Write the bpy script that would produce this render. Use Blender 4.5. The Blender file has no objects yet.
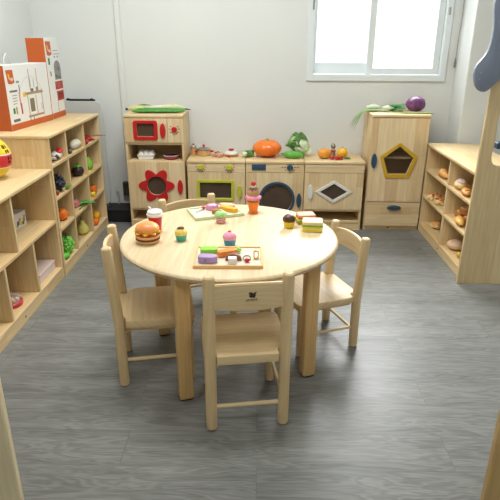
import bpy, bmesh, math, random
from mathutils import Vector, Matrix, noise
random.seed(7)
PI = math.pi
sc = bpy.context.scene
COL = sc.collection

# ------------------------------------------------------------------ camera
cam_d = bpy.data.cameras.new('camera')
cam = bpy.data.objects.new('camera', cam_d)
COL.objects.link(cam)
pitch, yaw, roll = math.radians(21.458), math.radians(-1.037), math.radians(0.287)
F = Vector((math.sin(yaw)*math.cos(pitch), math.cos(yaw)*math.cos(pitch), -math.sin(pitch)))
R = Vector((math.cos(yaw), -math.sin(yaw), 0))
U = R.cross(F)
R2 = math.cos(roll)*R + math.sin(roll)*U
U2 = -math.sin(roll)*R + math.cos(roll)*U
mw = Matrix((R2, U2, -F)).transposed().to_4x4()
mw.translation = (0, 0, 1.3)
cam.matrix_world = mw
cam_d.sensor_width = 36
cam_d.lens = 532.9/500*36
cam_d.clip_start = .02
sc.camera = cam

# ------------------------------------------------------------------ world, lights, exposure
w = bpy.data.worlds.new('sky')
sc.world = w
w.use_nodes = True
w.node_tree.nodes['Background'].inputs[0].default_value = (.97, .99, 1, 1)
w.node_tree.nodes['Background'].inputs[1].default_value = 1.7
sc.view_settings.view_transform = 'Standard'
sc.view_settings.look = 'None'
sc.view_settings.exposure = 0.78
sc.view_settings.gamma = 1
sc.view_settings.use_curve_mapping = False


def area(name, loc, rot, sx, sy, power, color=(1, 1, 1)):
    l = bpy.data.lights.new(name, 'AREA')
    l.shape = 'RECTANGLE'
    l.size = sx
    l.size_y = sy
    l.energy = power
    l.color = color
    o = bpy.data.objects.new(name, l)
    COL.objects.link(o)
    o.location = loc
    o.rotation_euler = rot
    return o


CEIL = 2.75
area('ceiling_lamp', (-.35, 2.5, CEIL-.06), (0, 0, 0), 1.2, .6, 30, (1, .985, .955))
area('ceiling_lamp', (.3, .2, CEIL-.06), (0, 0, 0), 1.2, .6, 12, (1, .985, .955))
area('window_daylight', (1.3, 6.7, 3.9), (math.radians(-52), 0, math.radians(-8)), 4.2, 2.8, 640, (.98, .99, 1))   # bright open sky above the view, outside the window

# ------------------------------------------------------------------ materials
_m = {}


def lin(c):
    return tuple(((x/255)/12.92 if x/255 <= .04045 else ((x/255+.055)/1.055)**2.4) for x in c)


def mat(name, rgb, rough=.5, metal=0, spec=.5, bump=0, bscale=60, vary=0, coat=0):
    if name in _m:
        return _m[name]
    m = bpy.data.materials.new(name)
    m.use_nodes = True
    nt = m.node_tree
    b = nt.nodes['Principled BSDF']
    c = lin(rgb)
    b.inputs['Base Color'].default_value = (*c, 1)
    b.inputs['Roughness'].default_value = rough
    b.inputs['Metallic'].default_value = metal
    b.inputs['Specular IOR Level'].default_value = spec
    b.inputs['Coat Weight'].default_value = coat
    tc = nt.nodes.new('ShaderNodeTexCoord')
    nz = nt.nodes.new('ShaderNodeTexNoise')
    nz.inputs['Scale'].default_value = bscale
    nz.inputs['Detail'].default_value = 4
    nt.links.new(tc.outputs['Object'], nz.inputs['Vector'])
    if vary:
        r = nt.nodes.new('ShaderNodeValToRGB')
        r.color_ramp.elements[0].position = .35
        r.color_ramp.elements[1].position = .65
        r.color_ramp.elements[0].color = (*[x*(1-vary) for x in c], 1)
        r.color_ramp.elements[1].color = (*[min(1, x*(1+vary)) for x in c], 1)
        nt.links.new(nz.outputs['Fac'], r.inputs['Fac'])
        nt.links.new(r.outputs['Color'], b.inputs['Base Color'])
    if bump:
        bp = nt.nodes.new('ShaderNodeBump')
        bp.inputs['Strength'].default_value = bump
        bp.inputs['Distance'].default_value = .01
        nt.links.new(nz.outputs['Fac'], bp.inputs['Height'])
        nt.links.new(bp.outputs['Normal'], b.inputs['Normal'])
    _m[name] = m
    return m


def two_tone(name, c1, c2, scale=20, lo=.45, hi=.55, rough=.5, detail=3, bump=0, dist=0, stretch=(1, 1, 1)):
    """noise driven blend of two of the thing's own colours"""
    if name in _m:
        return _m[name]
    m = bpy.data.materials.new(name)
    m.use_nodes = True
    nt = m.node_tree
    b = nt.nodes['Principled BSDF']
    b.inputs['Roughness'].default_value = rough
    tc = nt.nodes.new('ShaderNodeTexCoord')
    mp = nt.nodes.new('ShaderNodeMapping')
    mp.inputs['Scale'].default_value = stretch
    nz = nt.nodes.new('ShaderNodeTexNoise')
    nz.inputs['Scale'].default_value = scale
    nz.inputs['Detail'].default_value = detail
    nz.inputs['Distortion'].default_value = dist
    r = nt.nodes.new('ShaderNodeValToRGB')
    r.color_ramp.elements[0].position = lo
    r.color_ramp.elements[1].position = hi
    r.color_ramp.elements[0].color = (*lin(c1), 1)
    r.color_ramp.elements[1].color = (*lin(c2), 1)
    nt.links.new(tc.outputs['Object'], mp.inputs['Vector'])
    nt.links.new(mp.outputs['Vector'], nz.inputs['Vector'])
    nt.links.new(nz.outputs['Fac'], r.inputs['Fac'])
    nt.links.new(r.outputs['Color'], b.inputs['Base Color'])
    if bump:
        bp = nt.nodes.new('ShaderNodeBump')
        bp.inputs['Strength'].default_value = bump
        bp.inputs['Distance'].default_value = .01
        nt.links.new(nz.outputs['Fac'], bp.inputs['Height'])
        nt.links.new(bp.outputs['Normal'], b.inputs['Normal'])
    _m[name] = m
    return m


def wood(name, axis, light=(236, 215, 174), dark=(219, 190, 142), stave=.062, length=.42, rough=.42, contrast=1.0):
    """edge-glued birch: staves along one axis with fine grain"""
    if name in _m:
        return _m[name]
    m = bpy.data.materials.new(name)
    m.use_nodes = True
    nt = m.node_tree
    N, L = nt.nodes, nt.links
    b = N['Principled BSDF']
    b.inputs['Roughness'].default_value = rough
    b.inputs['Specular IOR Level'].default_value = .3
    tc = N.new('ShaderNodeTexCoord')
    oi = N.new('ShaderNodeObjectInfo')
    sep = N.new('ShaderNodeSeparateXYZ')
    ad = N.new('ShaderNodeVectorMath')
    ad.operation = 'MULTIPLY_ADD'
    ad.inputs[1].default_value = (3.1, 1.7, 2.3)
    L.new(oi.outputs['Random'], ad.inputs[0])
    L.new(tc.outputs['Object'], ad.inputs[2])
    L.new(ad.outputs[0], sep.inputs[0])
    others = [a for a in 'XYZ' if a != axis]
    sm = N.new('ShaderNodeMath')
    L.new(sep.outputs[others[0]], sm.inputs[0])
    L.new(sep.outputs[others[1]], sm.inputs[1])
    cb = N.new('ShaderNodeCombineXYZ')
    L.new(sep.outputs[axis], cb.inputs[0])
    L.new(sm.outputs[0], cb.inputs[1])
    br = N.new('ShaderNodeTexBrick')
    br.offset = .37
    br.inputs['Scale'].default_value = 1
    br.inputs['Mortar Size'].default_value = 0
    br.inputs['Brick Width'].default_value = length
    br.inputs['Row Height'].default_value = stave
    br.inputs['Bias'].default_value = 0
    mid = [(a+c)/2 for a, c in zip(light, dark)]
    k = .75*contrast
    c1 = [m_+(l-m_)*k for m_, l in zip(mid, light)]
    c2 = [m_+(d-m_)*k for m_, d in zip(mid, dark)]
    br.inputs['Color1'].default_value = (*lin(c1), 1)
    br.inputs['Color2'].default_value = (*lin(c2), 1)
    L.new(cb.outputs[0], br.inputs['Vector'])
    mp = N.new('ShaderNodeMapping')
    mp.inputs['Scale'].default_value = (4, 70, 1)
    L.new(cb.outputs[0], mp.inputs['Vector'])
    nz = N.new('ShaderNodeTexNoise')
    nz.inputs['Scale'].default_value = 1
    nz.inputs['Detail'].default_value = 5
    nz.inputs['Distortion'].default_value = .6
    L.new(mp.outputs[0], nz.inputs['Vector'])
    rp = N.new('ShaderNodeValToRGB')
    rp.color_ramp.elements[0].position = .3
    rp.color_ramp.elements[1].position = .7
    v = .86
    rp.color_ramp.elements[0].color = (v, v*.97, v*.93, 1)
    rp.color_ramp.elements[1].color = (1.04, 1.04, 1.04, 1)
    L.new(nz.outputs['Fac'], rp.inputs['Fac'])
    mx = N.new('ShaderNodeMix')
    mx.data_type = 'RGBA'
    mx.blend_type = 'MULTIPLY'
    mx.inputs['Factor'].default_value = 1
    L.new(br.outputs['Color'], mx.inputs['A'])
    L.new(rp.outputs['Color'], mx.inputs['B'])
    L.new(mx.outputs['Result'], b.inputs['Base Color'])
    _m[name] = m
    return m


WX, WY, WZ = wood('birch_x', 'X'), wood('birch_y', 'Y'), wood('birch_z', 'Z')
CH_L, CH_D = (232, 210, 168), (216, 189, 143)
CX = wood('chair_birch_x', 'X', CH_L, CH_D, .07, .6, contrast=.6)
CZ = wood('chair_birch_z', 'Z', CH_L, CH_D, .2, 2, contrast=.4)
CY = wood('chair_birch_y', 'Y', CH_L, CH_D, .06, .8)
TT = wood('table_top_birch', 'Y', (230, 212, 177), (220, 197, 157), .05, .5, .42)
TL = wood('table_leg_birch', 'Z', (224, 190, 136), (206, 168, 112), .1, 2, .4, .5)
SX, SY, SZ = [wood('shelf_birch_'+a.lower(), a, (237, 215, 170), (221, 191, 140), .07, .5) for a in 'XYZ']
DZ = wood('door_birch_z', 'Z', (238, 219, 180), (217, 189, 143), .085, .7, contrast=1.1)
DX = wood('drawer_birch_x', 'X', (238, 219, 180), (217, 189, 143), .06, .22, contrast=1.1)
PZ = wood('panel_birch_z', 'Z', (230, 210, 168), (213, 189, 146), .12, .9)

WHITE = mat('white_plastic', (236, 236, 234), .4)
RED = mat('red_paint', (196, 28, 32), .4)
LIME = mat('lime_paint', (190, 196, 52), .45)
NAVY = mat('navy_paint', (44, 74, 98), .45)
OFFW = mat('off_white_paint', (226, 226, 220), .45)
YEL = mat('mustard_paint', (206, 166, 44), .45)
BLACK = mat('black_plastic', (22, 22, 24), .4)
DARK = mat('dark_ink', (52, 36, 26), .6)
STEEL = mat('steel', (176, 176, 172), .3, 1)


def pane_mat(name, rgb, clear=.35, rough=.12):
    m = bpy.data.materials.new(name)
    m.use_nodes = True
    nt = m.node_tree
    b = nt.nodes['Principled BSDF']
    b.inputs['Base Color'].default_value = (*lin(rgb), 1)
    b.inputs['Roughness'].default_value = rough
    t = nt.nodes.new('ShaderNodeBsdfTransparent')
    mx = nt.nodes.new('ShaderNodeMixShader')
    mx.inputs[0].default_value = clear
    out = nt.nodes['Material Output']
    nt.links.new(b.outputs[0], mx.inputs[1])
    nt.links.new(t.outputs[0], mx.inputs[2])
    nt.links.new(mx.outputs[0], out.inputs[0])
    return m


SMOKE = pane_mat('smoked_acrylic', (92, 74, 60), .3)
GLASS = pane_mat('window_glass', (235, 242, 245), .93, .02)
CLEARP = pane_mat('clear_plastic', (235, 225, 220), .72, .1)

# walls
m = bpy.data.materials.new('wall_paint')
m.use_nodes = True
nt = m.node_tree
b = nt.nodes['Principled BSDF']
b.inputs['Roughness'].default_value = .75
tc = nt.nodes.new('ShaderNodeTexCoord')
nz = nt.nodes.new('ShaderNodeTexNoise')
nz.inputs['Scale'].default_value = 1.3
nz.inputs['Detail'].default_value = 5
rp = nt.nodes.new('ShaderNodeValToRGB')
rp.color_ramp.elements[0].color = (*lin((216, 220, 218)), 1)
rp.color_ramp.elements[1].color = (*lin((224, 228, 226)), 1)
nz2 = nt.nodes.new('ShaderNodeTexNoise')
nz2.inputs['Scale'].default_value = 90
bp = nt.nodes.new('ShaderNodeBump')
bp.inputs['Strength'].default_value = .06
bp.inputs['Distance'].default_value = .005
for a, c in ((tc.outputs['Object'], nz.inputs['Vector']), (nz.outputs['Fac'], rp.inputs['Fac']),
             (rp.outputs['Color'], b.inputs['Base Color']), (tc.outputs['Object'], nz2.inputs['Vector']),
             (nz2.outputs['Fac'], bp.inputs['Height']), (bp.outputs['Normal'], b.inputs['Normal'])):
    nt.links.new(a, c)
WALL = m

# floor: grey oak vinyl planks running left-right
m = bpy.data.materials.new('grey_vinyl_planks')
m.use_nodes = True
nt = m.node_tree
N, L = nt.nodes, nt.links
b = N['Principled BSDF']
tc = N.new('ShaderNodeTexCoord')
br = N.new('ShaderNodeTexBrick')
br.offset = .41
br.inputs['Scale'].default_value = 1
br.inputs['Brick Width'].default_value = 1.1
br.inputs['Row Height'].default_value = .17
br.inputs['Mortar Size'].default_value = .0012
br.inputs['Mortar Smooth'].default_value = .3
br.inputs['Color1'].default_value = (.36, .36, .36, 1)
br.inputs['Color2'].default_value = (.62, .62, .62, 1)
br.inputs['Mortar'].default_value = (.2, .2, .2, 1)
L.new(tc.outputs['Object'], br.inputs['Vector'])
# offset grain per plank
add = N.new('ShaderNodeVectorMath')
add.operation = 'MULTIPLY_ADD'
add.inputs[1].default_value = (7, 31, 5)
L.new(br.outputs['Color'], add.inputs[0])
L.new(tc.outputs['Object'], add.inputs[2])
mp = N.new('ShaderNodeMapping')
mp.inputs['Scale'].default_value = (1.2, 11, 1)
L.new(add.outputs[0], mp.inputs['Vector'])
wv = N.new('ShaderNodeTexNoise')
wv.inputs['Scale'].default_value = 1.6
wv.inputs['Detail'].default_value = 3
wv.inputs['Distortion'].default_value = .8
L.new(mp.outputs[0], wv.inputs['Vector'])
# cathedral rings from the stretched noise
mu = N.new('ShaderNodeMath')
mu.operation = 'MULTIPLY'
mu.inputs[1].default_value = 70
L.new(wv.outputs['Fac'], mu.inputs[0])
si = N.new('ShaderNodeMath')
si.operation = 'SINE'
L.new(mu.outputs[0], si.inputs[0])
mp2 = N.new('ShaderNodeMapping')
mp2.inputs['Scale'].default_value = (14, 240, 1)
L.new(add.outputs[0], mp2.inputs['Vector'])
fine = N.new('ShaderNodeTexNoise')
fine.inputs['Scale'].default_value = 1
fine.inputs['Detail'].default_value = 4
L.new(mp2.outputs[0], fine.inputs['Vector'])
s1 = N.new('ShaderNodeMath')
s1.operation = 'MULTIPLY_ADD'
s1.inputs[1].default_value = .11
L.new(si.outputs[0], s1.inputs[0])
s2 = N.new('ShaderNodeMath')
s2.operation = 'MULTIPLY_ADD'
s2.inputs[1].default_value = .5
s2.inputs[2].default_value = -.22
L.new(fine.outputs['Fac'], s2.inputs[0])
s3 = N.new('ShaderNodeMath')
s3.operation = 'MULTIPLY_ADD'
s3.inputs[1].default_value = .65
L.new(wv.outputs['Fac'], s3.inputs[0])
L.new(s2.outputs[0], s3.inputs[2])
L.new(s3.outputs[0], s1.inputs[2])
s4 = N.new('ShaderNodeMath')
s4.operation = 'MULTIPLY_ADD'
s4.inputs[1].default_value = .35
L.new(br.outputs['Fac'], s4.inputs[0])
s4.inputs[1].default_value = -.12
sp = N.new('ShaderNodeMath')
sp.operation = 'MULTIPLY_ADD'
sp.inputs[1].default_value = .45
L.new(br.outputs['Color'], sp.inputs[0])
L.new(s1.outputs[0], sp.inputs[2])
L.new(sp.outputs[0], s4.inputs[2])
rp = N.new('ShaderNodeValToRGB')
rp.color_ramp.elements[0].position = .15
rp.color_ramp.elements[1].position = .85
rp.color_ramp.elements[0].color = (*lin((87, 88, 86)), 1)
rp.color_ramp.elements[1].color = (*lin((140, 142, 139)), 1)
L.new(s4.outputs[0], rp.inputs['Fac'])
L.new(rp.outputs['Color'], b.inputs['Base Color'])
b.inputs['Roughness'].default_value = .36
b.inputs['Specular IOR Level'].default_value = .22
bp = N.new('ShaderNodeBump')
bp.inputs['Strength'].default_value = .08
bp.inputs['Distance'].default_value = .002
L.new(s4.outputs[0], bp.inputs['Height'])
L.new(bp.outputs['Normal'], b.inputs['Normal'])
FLOOR = m


# ------------------------------------------------------------------ mesh helpers
class B:
    def __init__(s):
        s.bm = bmesh.new()

    def _merge(s, t, mtx=None):
        if mtx is not None:
            t.transform(mtx)
        me = bpy.data.meshes.new('t')
        t.to_mesh(me)
        t.free()
        s.bm.from_mesh(me)
        bpy.data.meshes.remove(me)
        return s

    def box(s, x0, x1, y0, y1, z0, z1, bev=.002, seg=1, mtx=None):
        t = bmesh.new()
        bmesh.ops.create_cube(t, size=1)
        for v in t.verts:
            v.co = Vector(((x0+x1)/2+v.co.x*(x1-x0), (y0+y1)/2+v.co.y*(y1-y0), (z0+z1)/2+v.co.z*(z1-z0)))
        if bev:
            bmesh.ops.bevel(t, geom=t.edges[:], offset=min(bev, .45*min(x1-x0, y1-y0, z1-z0)), segments=seg, affect='EDGES', profile=.5)
        return s._merge(t, mtx)

    def prism(s, outer, plane, a0, a1, holes=(), bev=0, seg=1, mtx=None):
        def P(p, a):
            return {'xz': (p[0], a, p[1]), 'xy': (p[0], p[1], a), 'yz': (a, p[0], p[1])}[plane]
        t = bmesh.new()
        es = []
        for lp in [outer]+list(holes):
            vs = [t.verts.new(P(p, a0)) for p in lp]
            for i in range(len(vs)):
                es.append(t.edges.new((vs[i], vs[(i+1) % len(vs)])))
        if holes:
            bmesh.ops.triangle_fill(t, use_beauty=True, use_dissolve=True, edges=es)
        else:
            t.faces.new(t.verts[:])
        r = bmesh.ops.extrude_face_region(t, geom=t.faces[:])
        d = Vector(P((0, 0), a1-a0))
        for e in r['geom']:
            if isinstance(e, bmesh.types.BMVert):
                e.co += d
        bmesh.ops.recalc_face_normals(t, faces=t.faces[:])
        if bev:
            ed = [e for e in t.edges if len(e.link_faces) == 2 and e.calc_face_angle(0) > 1.2]
            bmesh.ops.bevel(t, geom=ed, offset=bev, segments=seg, affect='EDGES', profile=.5)
        return s._merge(t, mtx)

    def lathe(s, prof, c=(0, 0, 0), seg=24, flute=0, nf=12, sx=1, sy=1, mtx=None):
        t = bmesh.new()
        rings = []
        for r, z in prof:
            if r < 1e-5:
                rings.append([t.verts.new((0, 0, z))])
            else:
                rr = []
                for i in range(seg):
                    a = 2*PI*i/seg
                    q = r*(1+flute*math.cos(nf*a))
                    rr.append(t.verts.new((q*math.cos(a)*sx, q*math.sin(a)*sy, z)))
                rings.append(rr)
        for A, C in zip(rings, rings[1:]):
            if len(A) == 1 and len(C) == 1:
                continue
            for i in range(seg):
                j = (i+1) % seg
                if len(A) == 1:
                    t.faces.new((A[0], C[i], C[j]))
                elif len(C) == 1:
                    t.faces.new((A[i], A[j], C[0]))
                else:
                    t.faces.new((A[i], A[j], C[j], C[i]))
        for rg in (rings[0], rings[-1]):
            if len(rg) > 1:
                try:
                    t.faces.new(rg)
                except ValueError:
                    pass
        bmesh.ops.recalc_face_normals(t, faces=t.faces[:])
        t.transform(Matrix.Translation(c))
        return s._merge(t, mtx)

    def tube(s, pts, rad, seg=10, flat=1, mtx=None):
        pts = [Vector(p) for p in pts]
        if not isinstance(rad, (list, tuple)):
            rad = [rad]*len(pts)
        t = bmesh.new()
        rings = []
        prev = None
        for i, p in enumerate(pts):
            d = (pts[min(i+1, len(pts)-1)]-pts[max(i-1, 0)]).normalized()
            if prev is None:
                ref = Vector((0, 0, 1)) if abs(d.z) < .9 else Vector((0, 1, 0))
                u = d.cross(ref).normalized()
            else:
                u = (prev-d*prev.dot(d)).normalized()
            prev = u
            v = d.cross(u)
            rings.append([t.verts.new(p+(u*math.cos(2*PI*k/seg)+v*math.sin(2*PI*k/seg)*flat)*rad[i]) for k in range(seg)])
        for A, C in zip(rings, rings[1:]):
            for i in range(seg):
                j = (i+1) % seg
                t.faces.new((A[i], A[j], C[j], C[i]))
        t.faces.new(rings[0])
        t.faces.new(rings[-1])
        bmesh.ops.recalc_face_normals(t, faces=t.faces[:])
        return s._merge(t, mtx)

    def blob(s, c, r, amp=0, freq=3, sub=3, seed=0, rz=0, ry=0, mtx=None, flatz=None):
        t = bmesh.new()
        bmesh.ops.create_icosphere(t, subdivisions=sub, radius=1)
        for v in t.verts:
            n = v.co.normalized()
            q = 1+amp*noise.noise(n*freq+Vector((seed, seed*1.7, 0)))*2
            v.co = Vector((n.x*r[0], n.y*r[1], n.z*r[2]))*q
            if flatz is not None:
                v.co.z = max(v.co.z, -flatz)
        t.transform(Matrix.Translation(c) @ Matrix.Rotation(rz, 4, 'Z') @ Matrix.Rotation(ry, 4, 'Y'))
        return s._merge(t, mtx)

    def obj(s, name, m, parent=None, smooth=True, loc=None, ang=35):
        me = bpy.data.meshes.new(name)
        s.bm.to_mesh(me)
        s.bm.free()
        me.materials.append(m)
        o = bpy.data.objects.new(name, me)
        COL.objects.link(o)
        if parent:
            o.parent = parent
        if loc:
            o.location = loc
        if smooth:
            for p in me.polygons:
                p.use_smooth = True
            me.set_sharp_from_angle(angle=math.radians(ang))
        return o


def tag(o, label, cat, group=None, kind=None):
    o['label'] = label
    o['category'] = cat
    if group:
        o['group'] = group
    if kind:
        o['kind'] = kind
    return o


def thing(name, label, cat, loc=(0, 0, 0), rz=0, group=None):
    o = bpy.data.objects.new(name, None)
    COL.objects.link(o)
    o.empty_display_size = .05
    o.location = loc
    o.rotation_euler = (0, 0, rz)
    return tag(o, label, cat, group)


def struct(name, bm_, m, parent=None):
    o = bm_.obj(name, m, parent)
    if not parent:
        o['kind'] = 'structure'
    return o


def dup(root, loc, rz, label, group=None, sz=1):
    r = root.copy()
    COL.objects.link(r)
    r.location = loc
    r.rotation_euler = (0, 0, rz)
    r.scale = (1, 1, sz)
    r['label'] = label
    if group:
        r['group'] = group
    for ch in list(root.children):
        c = ch.copy()
        COL.objects.link(c)
        c.parent = r
        for g in list(ch.children):
            d = g.copy()
            COL.objects.link(d)
            d.parent = c
    return r


def circ(cx, cz, r, n=40, rz=None, ph=0):
    rz = rz or r
    return [(cx+r*math.cos(2*PI*i/n+ph), cz+rz*math.sin(2*PI*i/n+ph)) for i in range(n)]


def rrect(x0, x1, z0, z1, r, n=5):
    out = []
    for cx, cz, a0 in ((x1-r, z1-r, 0), (x0+r, z1-r, PI/2), (x0+r, z0+r, PI), (x1-r, z0+r, 1.5*PI)):
        for i in range(n+1):
            a = a0+PI/2*i/n
            out.append((cx+r*math.cos(a), cz+r*math.sin(a)))
    return out


def text(name, s, size, m, parent, mtx, ext=.0004):
    cu = bpy.data.curves.new(name, 'FONT')
    cu.body = s
    cu.size = size
    cu.extrude = ext
    cu.align_x = 'CENTER'
    cu.align_y = 'CENTER'
    t = bpy.data.objects.new('tmp', cu)
    COL.objects.link(t)
    dg = bpy.context.evaluated_depsgraph_get()
    me = bpy.data.meshes.new_from_object(t.evaluated_get(dg))
    bpy.data.objects.remove(t)
    bpy.data.curves.remove(cu)
    me.transform(mtx)
    me.materials.clear()
    me.materials.append(m)
    me.name = name
    o = bpy.data.objects.new(name, me)
    COL.objects.link(o)
    o.parent = parent
    return o


RX90 = Matrix.Rotation(PI/2, 4, 'X')      # text lying in xy -> standing, facing -y
TR = Matrix.Translation
RZ = lambda a: Matrix.Rotation(a, 4, 'Z')
RY = lambda a: Matrix.Rotation(a, 4, 'Y')
RX = lambda a: Matrix.Rotation(a, 4, 'X')

# ------------------------------------------------------------------ room
XL, XR_, YB, YF_ = -1.62, 1.9, 4.047, -1.6
struct('floor', B().box(XL-.1, XR_+.1, YF_-.1, YB+.15, -.05, 0, 0), FLOOR)
struct('ceiling', B().box(XL-.1, XR_+.1, YF_-.1, YB+.15, CEIL, CEIL+.05, 0), WALL)
struct('wall_left', B().box(XL-.1, XL, YF_-.1, YB+.15, 0, CEIL, 0), WALL)
struct('wall_right', B().box(XR_, XR_+.1, YF_-.1, YB+.15, 0, CEIL, 0), WALL)
struct('wall_front', B().box(XL, XR_, YF_-.1, YF_, 0, CEIL, 0), WALL)
WX0, WX1, WZ0, WZ1 = .34, 1.305, 1.045, 2.35
bk = B()
bk.prism([(XL, 0), (XR_, 0), (XR_, CEIL), (XL, CEIL)], 'xz', YB, YB+.15, holes=[[(WX0, WZ0), (WX1, WZ0), (WX1, WZ1), (WX0, WZ1)]])
struct('wall_back', bk, WALL)
struct('trim_1', B().box(1.385, XR_, 3.79, YB, 0, CEIL, .004), WALL)          # boxed column in the right corner
struct('trim_2', B().box(-1.03, -.99, YB-.018, YB, .27, CEIL, .006), WALL)   # flat trunking strip

# window
wt = struct('window_1', B().prism([(WX0-.014, WZ0-.014), (WX1+.014, WZ0-.014), (WX1+.014, WZ1), (WX0-.014, WZ1)], 'xz', YB-.014, YB+.1,
            holes=[[(WX0+.032, WZ0+.03), (WX1-.03, WZ0+.03), (WX1-.03, WZ1-.03), (WX0+.032, WZ1-.03)]], bev=.003), mat('window_frame_white', (224, 232, 234), .35))
WF = mat('window_frame_white', (224, 232, 234), .35)
for x0, x1, y0, y1, lm in ((WX0+.035, .80, YB+.055, YB+.085, .012), (.755, WX1-.033, YB+.018, YB+.048, .048)):
    sash = B().prism([(x0, WZ0+.032), (x1, WZ0+.032), (x1, WZ1-.032), (x0, WZ1-.032)], 'xz', y0, y1,
                     holes=[[(x0+.048 if lm > .02 else x0+.02, WZ0+(.075 if lm > .02 else .11)), (x1-.045, WZ0+(.075 if lm > .02 else .11)), (x1-.045, WZ1-.075), (x0+.048 if lm > .02 else x0+.02, WZ1-.075)]], bev=.002)
    so = sash.obj('sash', WF, wt)
    B().box(x0+.015, x1-.04, (y0+y1)/2-.002, (y0+y1)/2+.002, WZ0+.07, WZ1-.07, 0).obj('pane', GLASS, so)
B().box(.352, .366, YB-.018, YB-.01, 1.50, 1.6, .003).obj('latch', STEEL, wt)
B().box(1.286, 1.30, YB-.02, YB-.01, 1.47, 1.52, .003).obj('latch', STEEL, wt)
# blind cord with toggle beside the window
cord = thing('blind_cord', 'thin hanging grey cord with small toggle beside the window', 'cord', (1.372, YB-.022, 1.16))
B().tube([(0, 0, .03), (.006, 0, .3), (.004, 0, .8), (.0, .012, 1.3)], .0022, 6).obj('cord', mat('cord_grey', (150, 148, 142), .7), cord)
B().lathe([(0, -.035), (.007, -.03), (.008, 0), (.004, .03), (0, .035)], seg=10).obj('toggle', mat('toggle_grey', (128, 128, 122), .5), cord)


# ------------------------------------------------------------------ left shelves
def shelf_side(sign, x, depth, y0, y1, zs, cols_by_row, root, m_top, m_side, m_v):
    """open cubby shelf whose face is the plane x, body towards sign*x. zs = board tops, last one is the top"""
    def X(a, b):
        p, q = x+sign*a, x+sign*b
        return (min(p, q), max(p, q))
    T = .018
    a = X(0, depth)
    B().box(*a, y0, y0+T, 0, zs[-1]-T).obj('side_panel', m_v, root)
    B().box(*a, y1-T, y1, 0, zs[-1]-T).obj('side_panel', m_v, root)
    B().box(*X(-.006, depth), y0-.004, y1+.004, zs[-1]-T, zs[-1], .004, 2).obj('top', m_top, root)
    B().box(*X(depth-.008, depth), y0+T, y1-T, .0, zs[-1]-T, .001).obj('back_panel', m_side, root)
    B().box(*X(.003, .018), y0+T, y1-T, 0, zs[0]-T, .001).obj('kickboard', m_side, root)
    for z in zs[:-1]:
        B().box(*X(.001, depth-.008), y0+T, y1-T, z-T, z, .002).obj('shelf_board', m_side, root)
    for i, ys in enumerate(cols_by_row):
        for y in ys:
            B().box(*X(.002, depth-.008), y-T/2, y+T/2, zs[i], zs[i+1]-T, .002).obj('divider', m_v, root)


def emblem(root, loc, rz, s=1.0, withtext=None):
    """tiny dark burnt-in maker's mark"""
    e = B()
    M = TR(loc) @ RZ(rz)
    e.prism([(-.006, -.002), (-.003, -.005), (.003, -.005), (.005, -.001), (.007, .004), (.004, .003), (.002, .0045), (-.003, .005), (-.005, .003), (-.002, .001), (-.004, 0)],
            'xz', -.0004, .0004, mtx=M @ Matrix.Scale(s, 4))
    o = e.obj('emblem', DARK, root, smooth=False)
    return o


low = thing('cubby_shelf', 'low light-wood cubby shelf at the left edge, ball on its top', 'shelf')
shelf_side(-1, -1.141, .40, 1.30, 2.838, [.07, .357, .645], [[1.55, 1.86, 2.18, 2.50], [1.62, 1.98, 2.338]], low, SY, SY, SZ)
emblem(low, (-1.1435, 2.30, .03), PI/2, 1.1)
tall = thing('cubby_shelf', 'taller light-wood cubby shelf on the left with play vegetables in twelve cubbies', 'shelf')
shelf_side(-1, -1.135, .36, 2.845, 3.785, [.072, .287, .472, .658, .822], [[3.118, 3.448]]*4, tall, SY, SY, SZ)
emblem(tall, (-1.1375, 3.28, .03), PI/2, 1.1)
# right shelf
rs = thing('cubby_shelf', 'light-wood cubby shelf on the right holding play bread', 'shelf')
shelf_side(1, 1.173, .33, 2.84, 3.757, [.065, .275, .465, .64], [[3.285]]*3, rs, SY, SY, SZ)
emblem(rs, (1.1755, 3.3, .03), -PI/2, 1.1)


# ------------------------------------------------------------------ play kitchen units
def handle(parent, x, z, m, w=.0215, h=.05, y=0):
    """lens-shaped flat door pull"""
    n = 24
    pts = []
    for i in range(n):
        a = 2*PI*i/n
        pts.append((x+w*abs(math.cos(a))**1.1*math.copysign(1, math.cos(a)), z+h*math.sin(a)))
    B().prism(pts, 'xz', y-.016, y, bev=.002).obj('handle', m, parent)


def unit(name, label, cx, w, h, yfront=3.726, depth=.31):
    root = thing(name, label, 'play kitchen cabinet', (cx, yfront, 0))
    return root


def carcass(root, w, h, depth, boards, m_=SZ, fronts=()):
    T = .015
    B().box(-w/2, -w/2+T, .002, depth, 0, h-.018, .001).obj('side_panel', WZ, root)
    B().box(w/2-T, w/2, .002, depth, 0, h-.018, .001).obj('side_panel', WZ, root)
    B().box(-w/2+T, w/2-T, depth-.008, depth, 0.0, h-.018, 0).obj('back_panel', WX, root)
    for z in boards:
        B().box(-w/2+T, w/2-T, .004, depth-.008, z-.014, z, .001).obj('shelf_board', WX, root)
    B().box(-w/2-.001, w/2+.001, -.008, depth, h-.018, h, .003, 2).obj('top', WX, root)
    B().box(-w/2+T, w/2-T, .006, .02, 0, .05, .001).obj('kickboard', WX, root)


def hinges(root, x, zs):
    for z in zs:
        B().box(x-.004, x+.004, -.0015, .004, z-.012, z+.012, .001).obj('hinge', mat('hinge_brass', (120, 96, 60), .4, .8), root)


def ticks(parent, x, z, r, y, cols):
    for i, (a, m_) in enumerate(cols):
        a = math.radians(a)
        B().box(-.006, .006, -.0008, .0008, -.0022, .0022, .0004,
                mtx=TR((x+r*math.cos(a), y, z+r*math.sin(a))) @ RY(-a)).obj('tick_mark', m_, parent)


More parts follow.
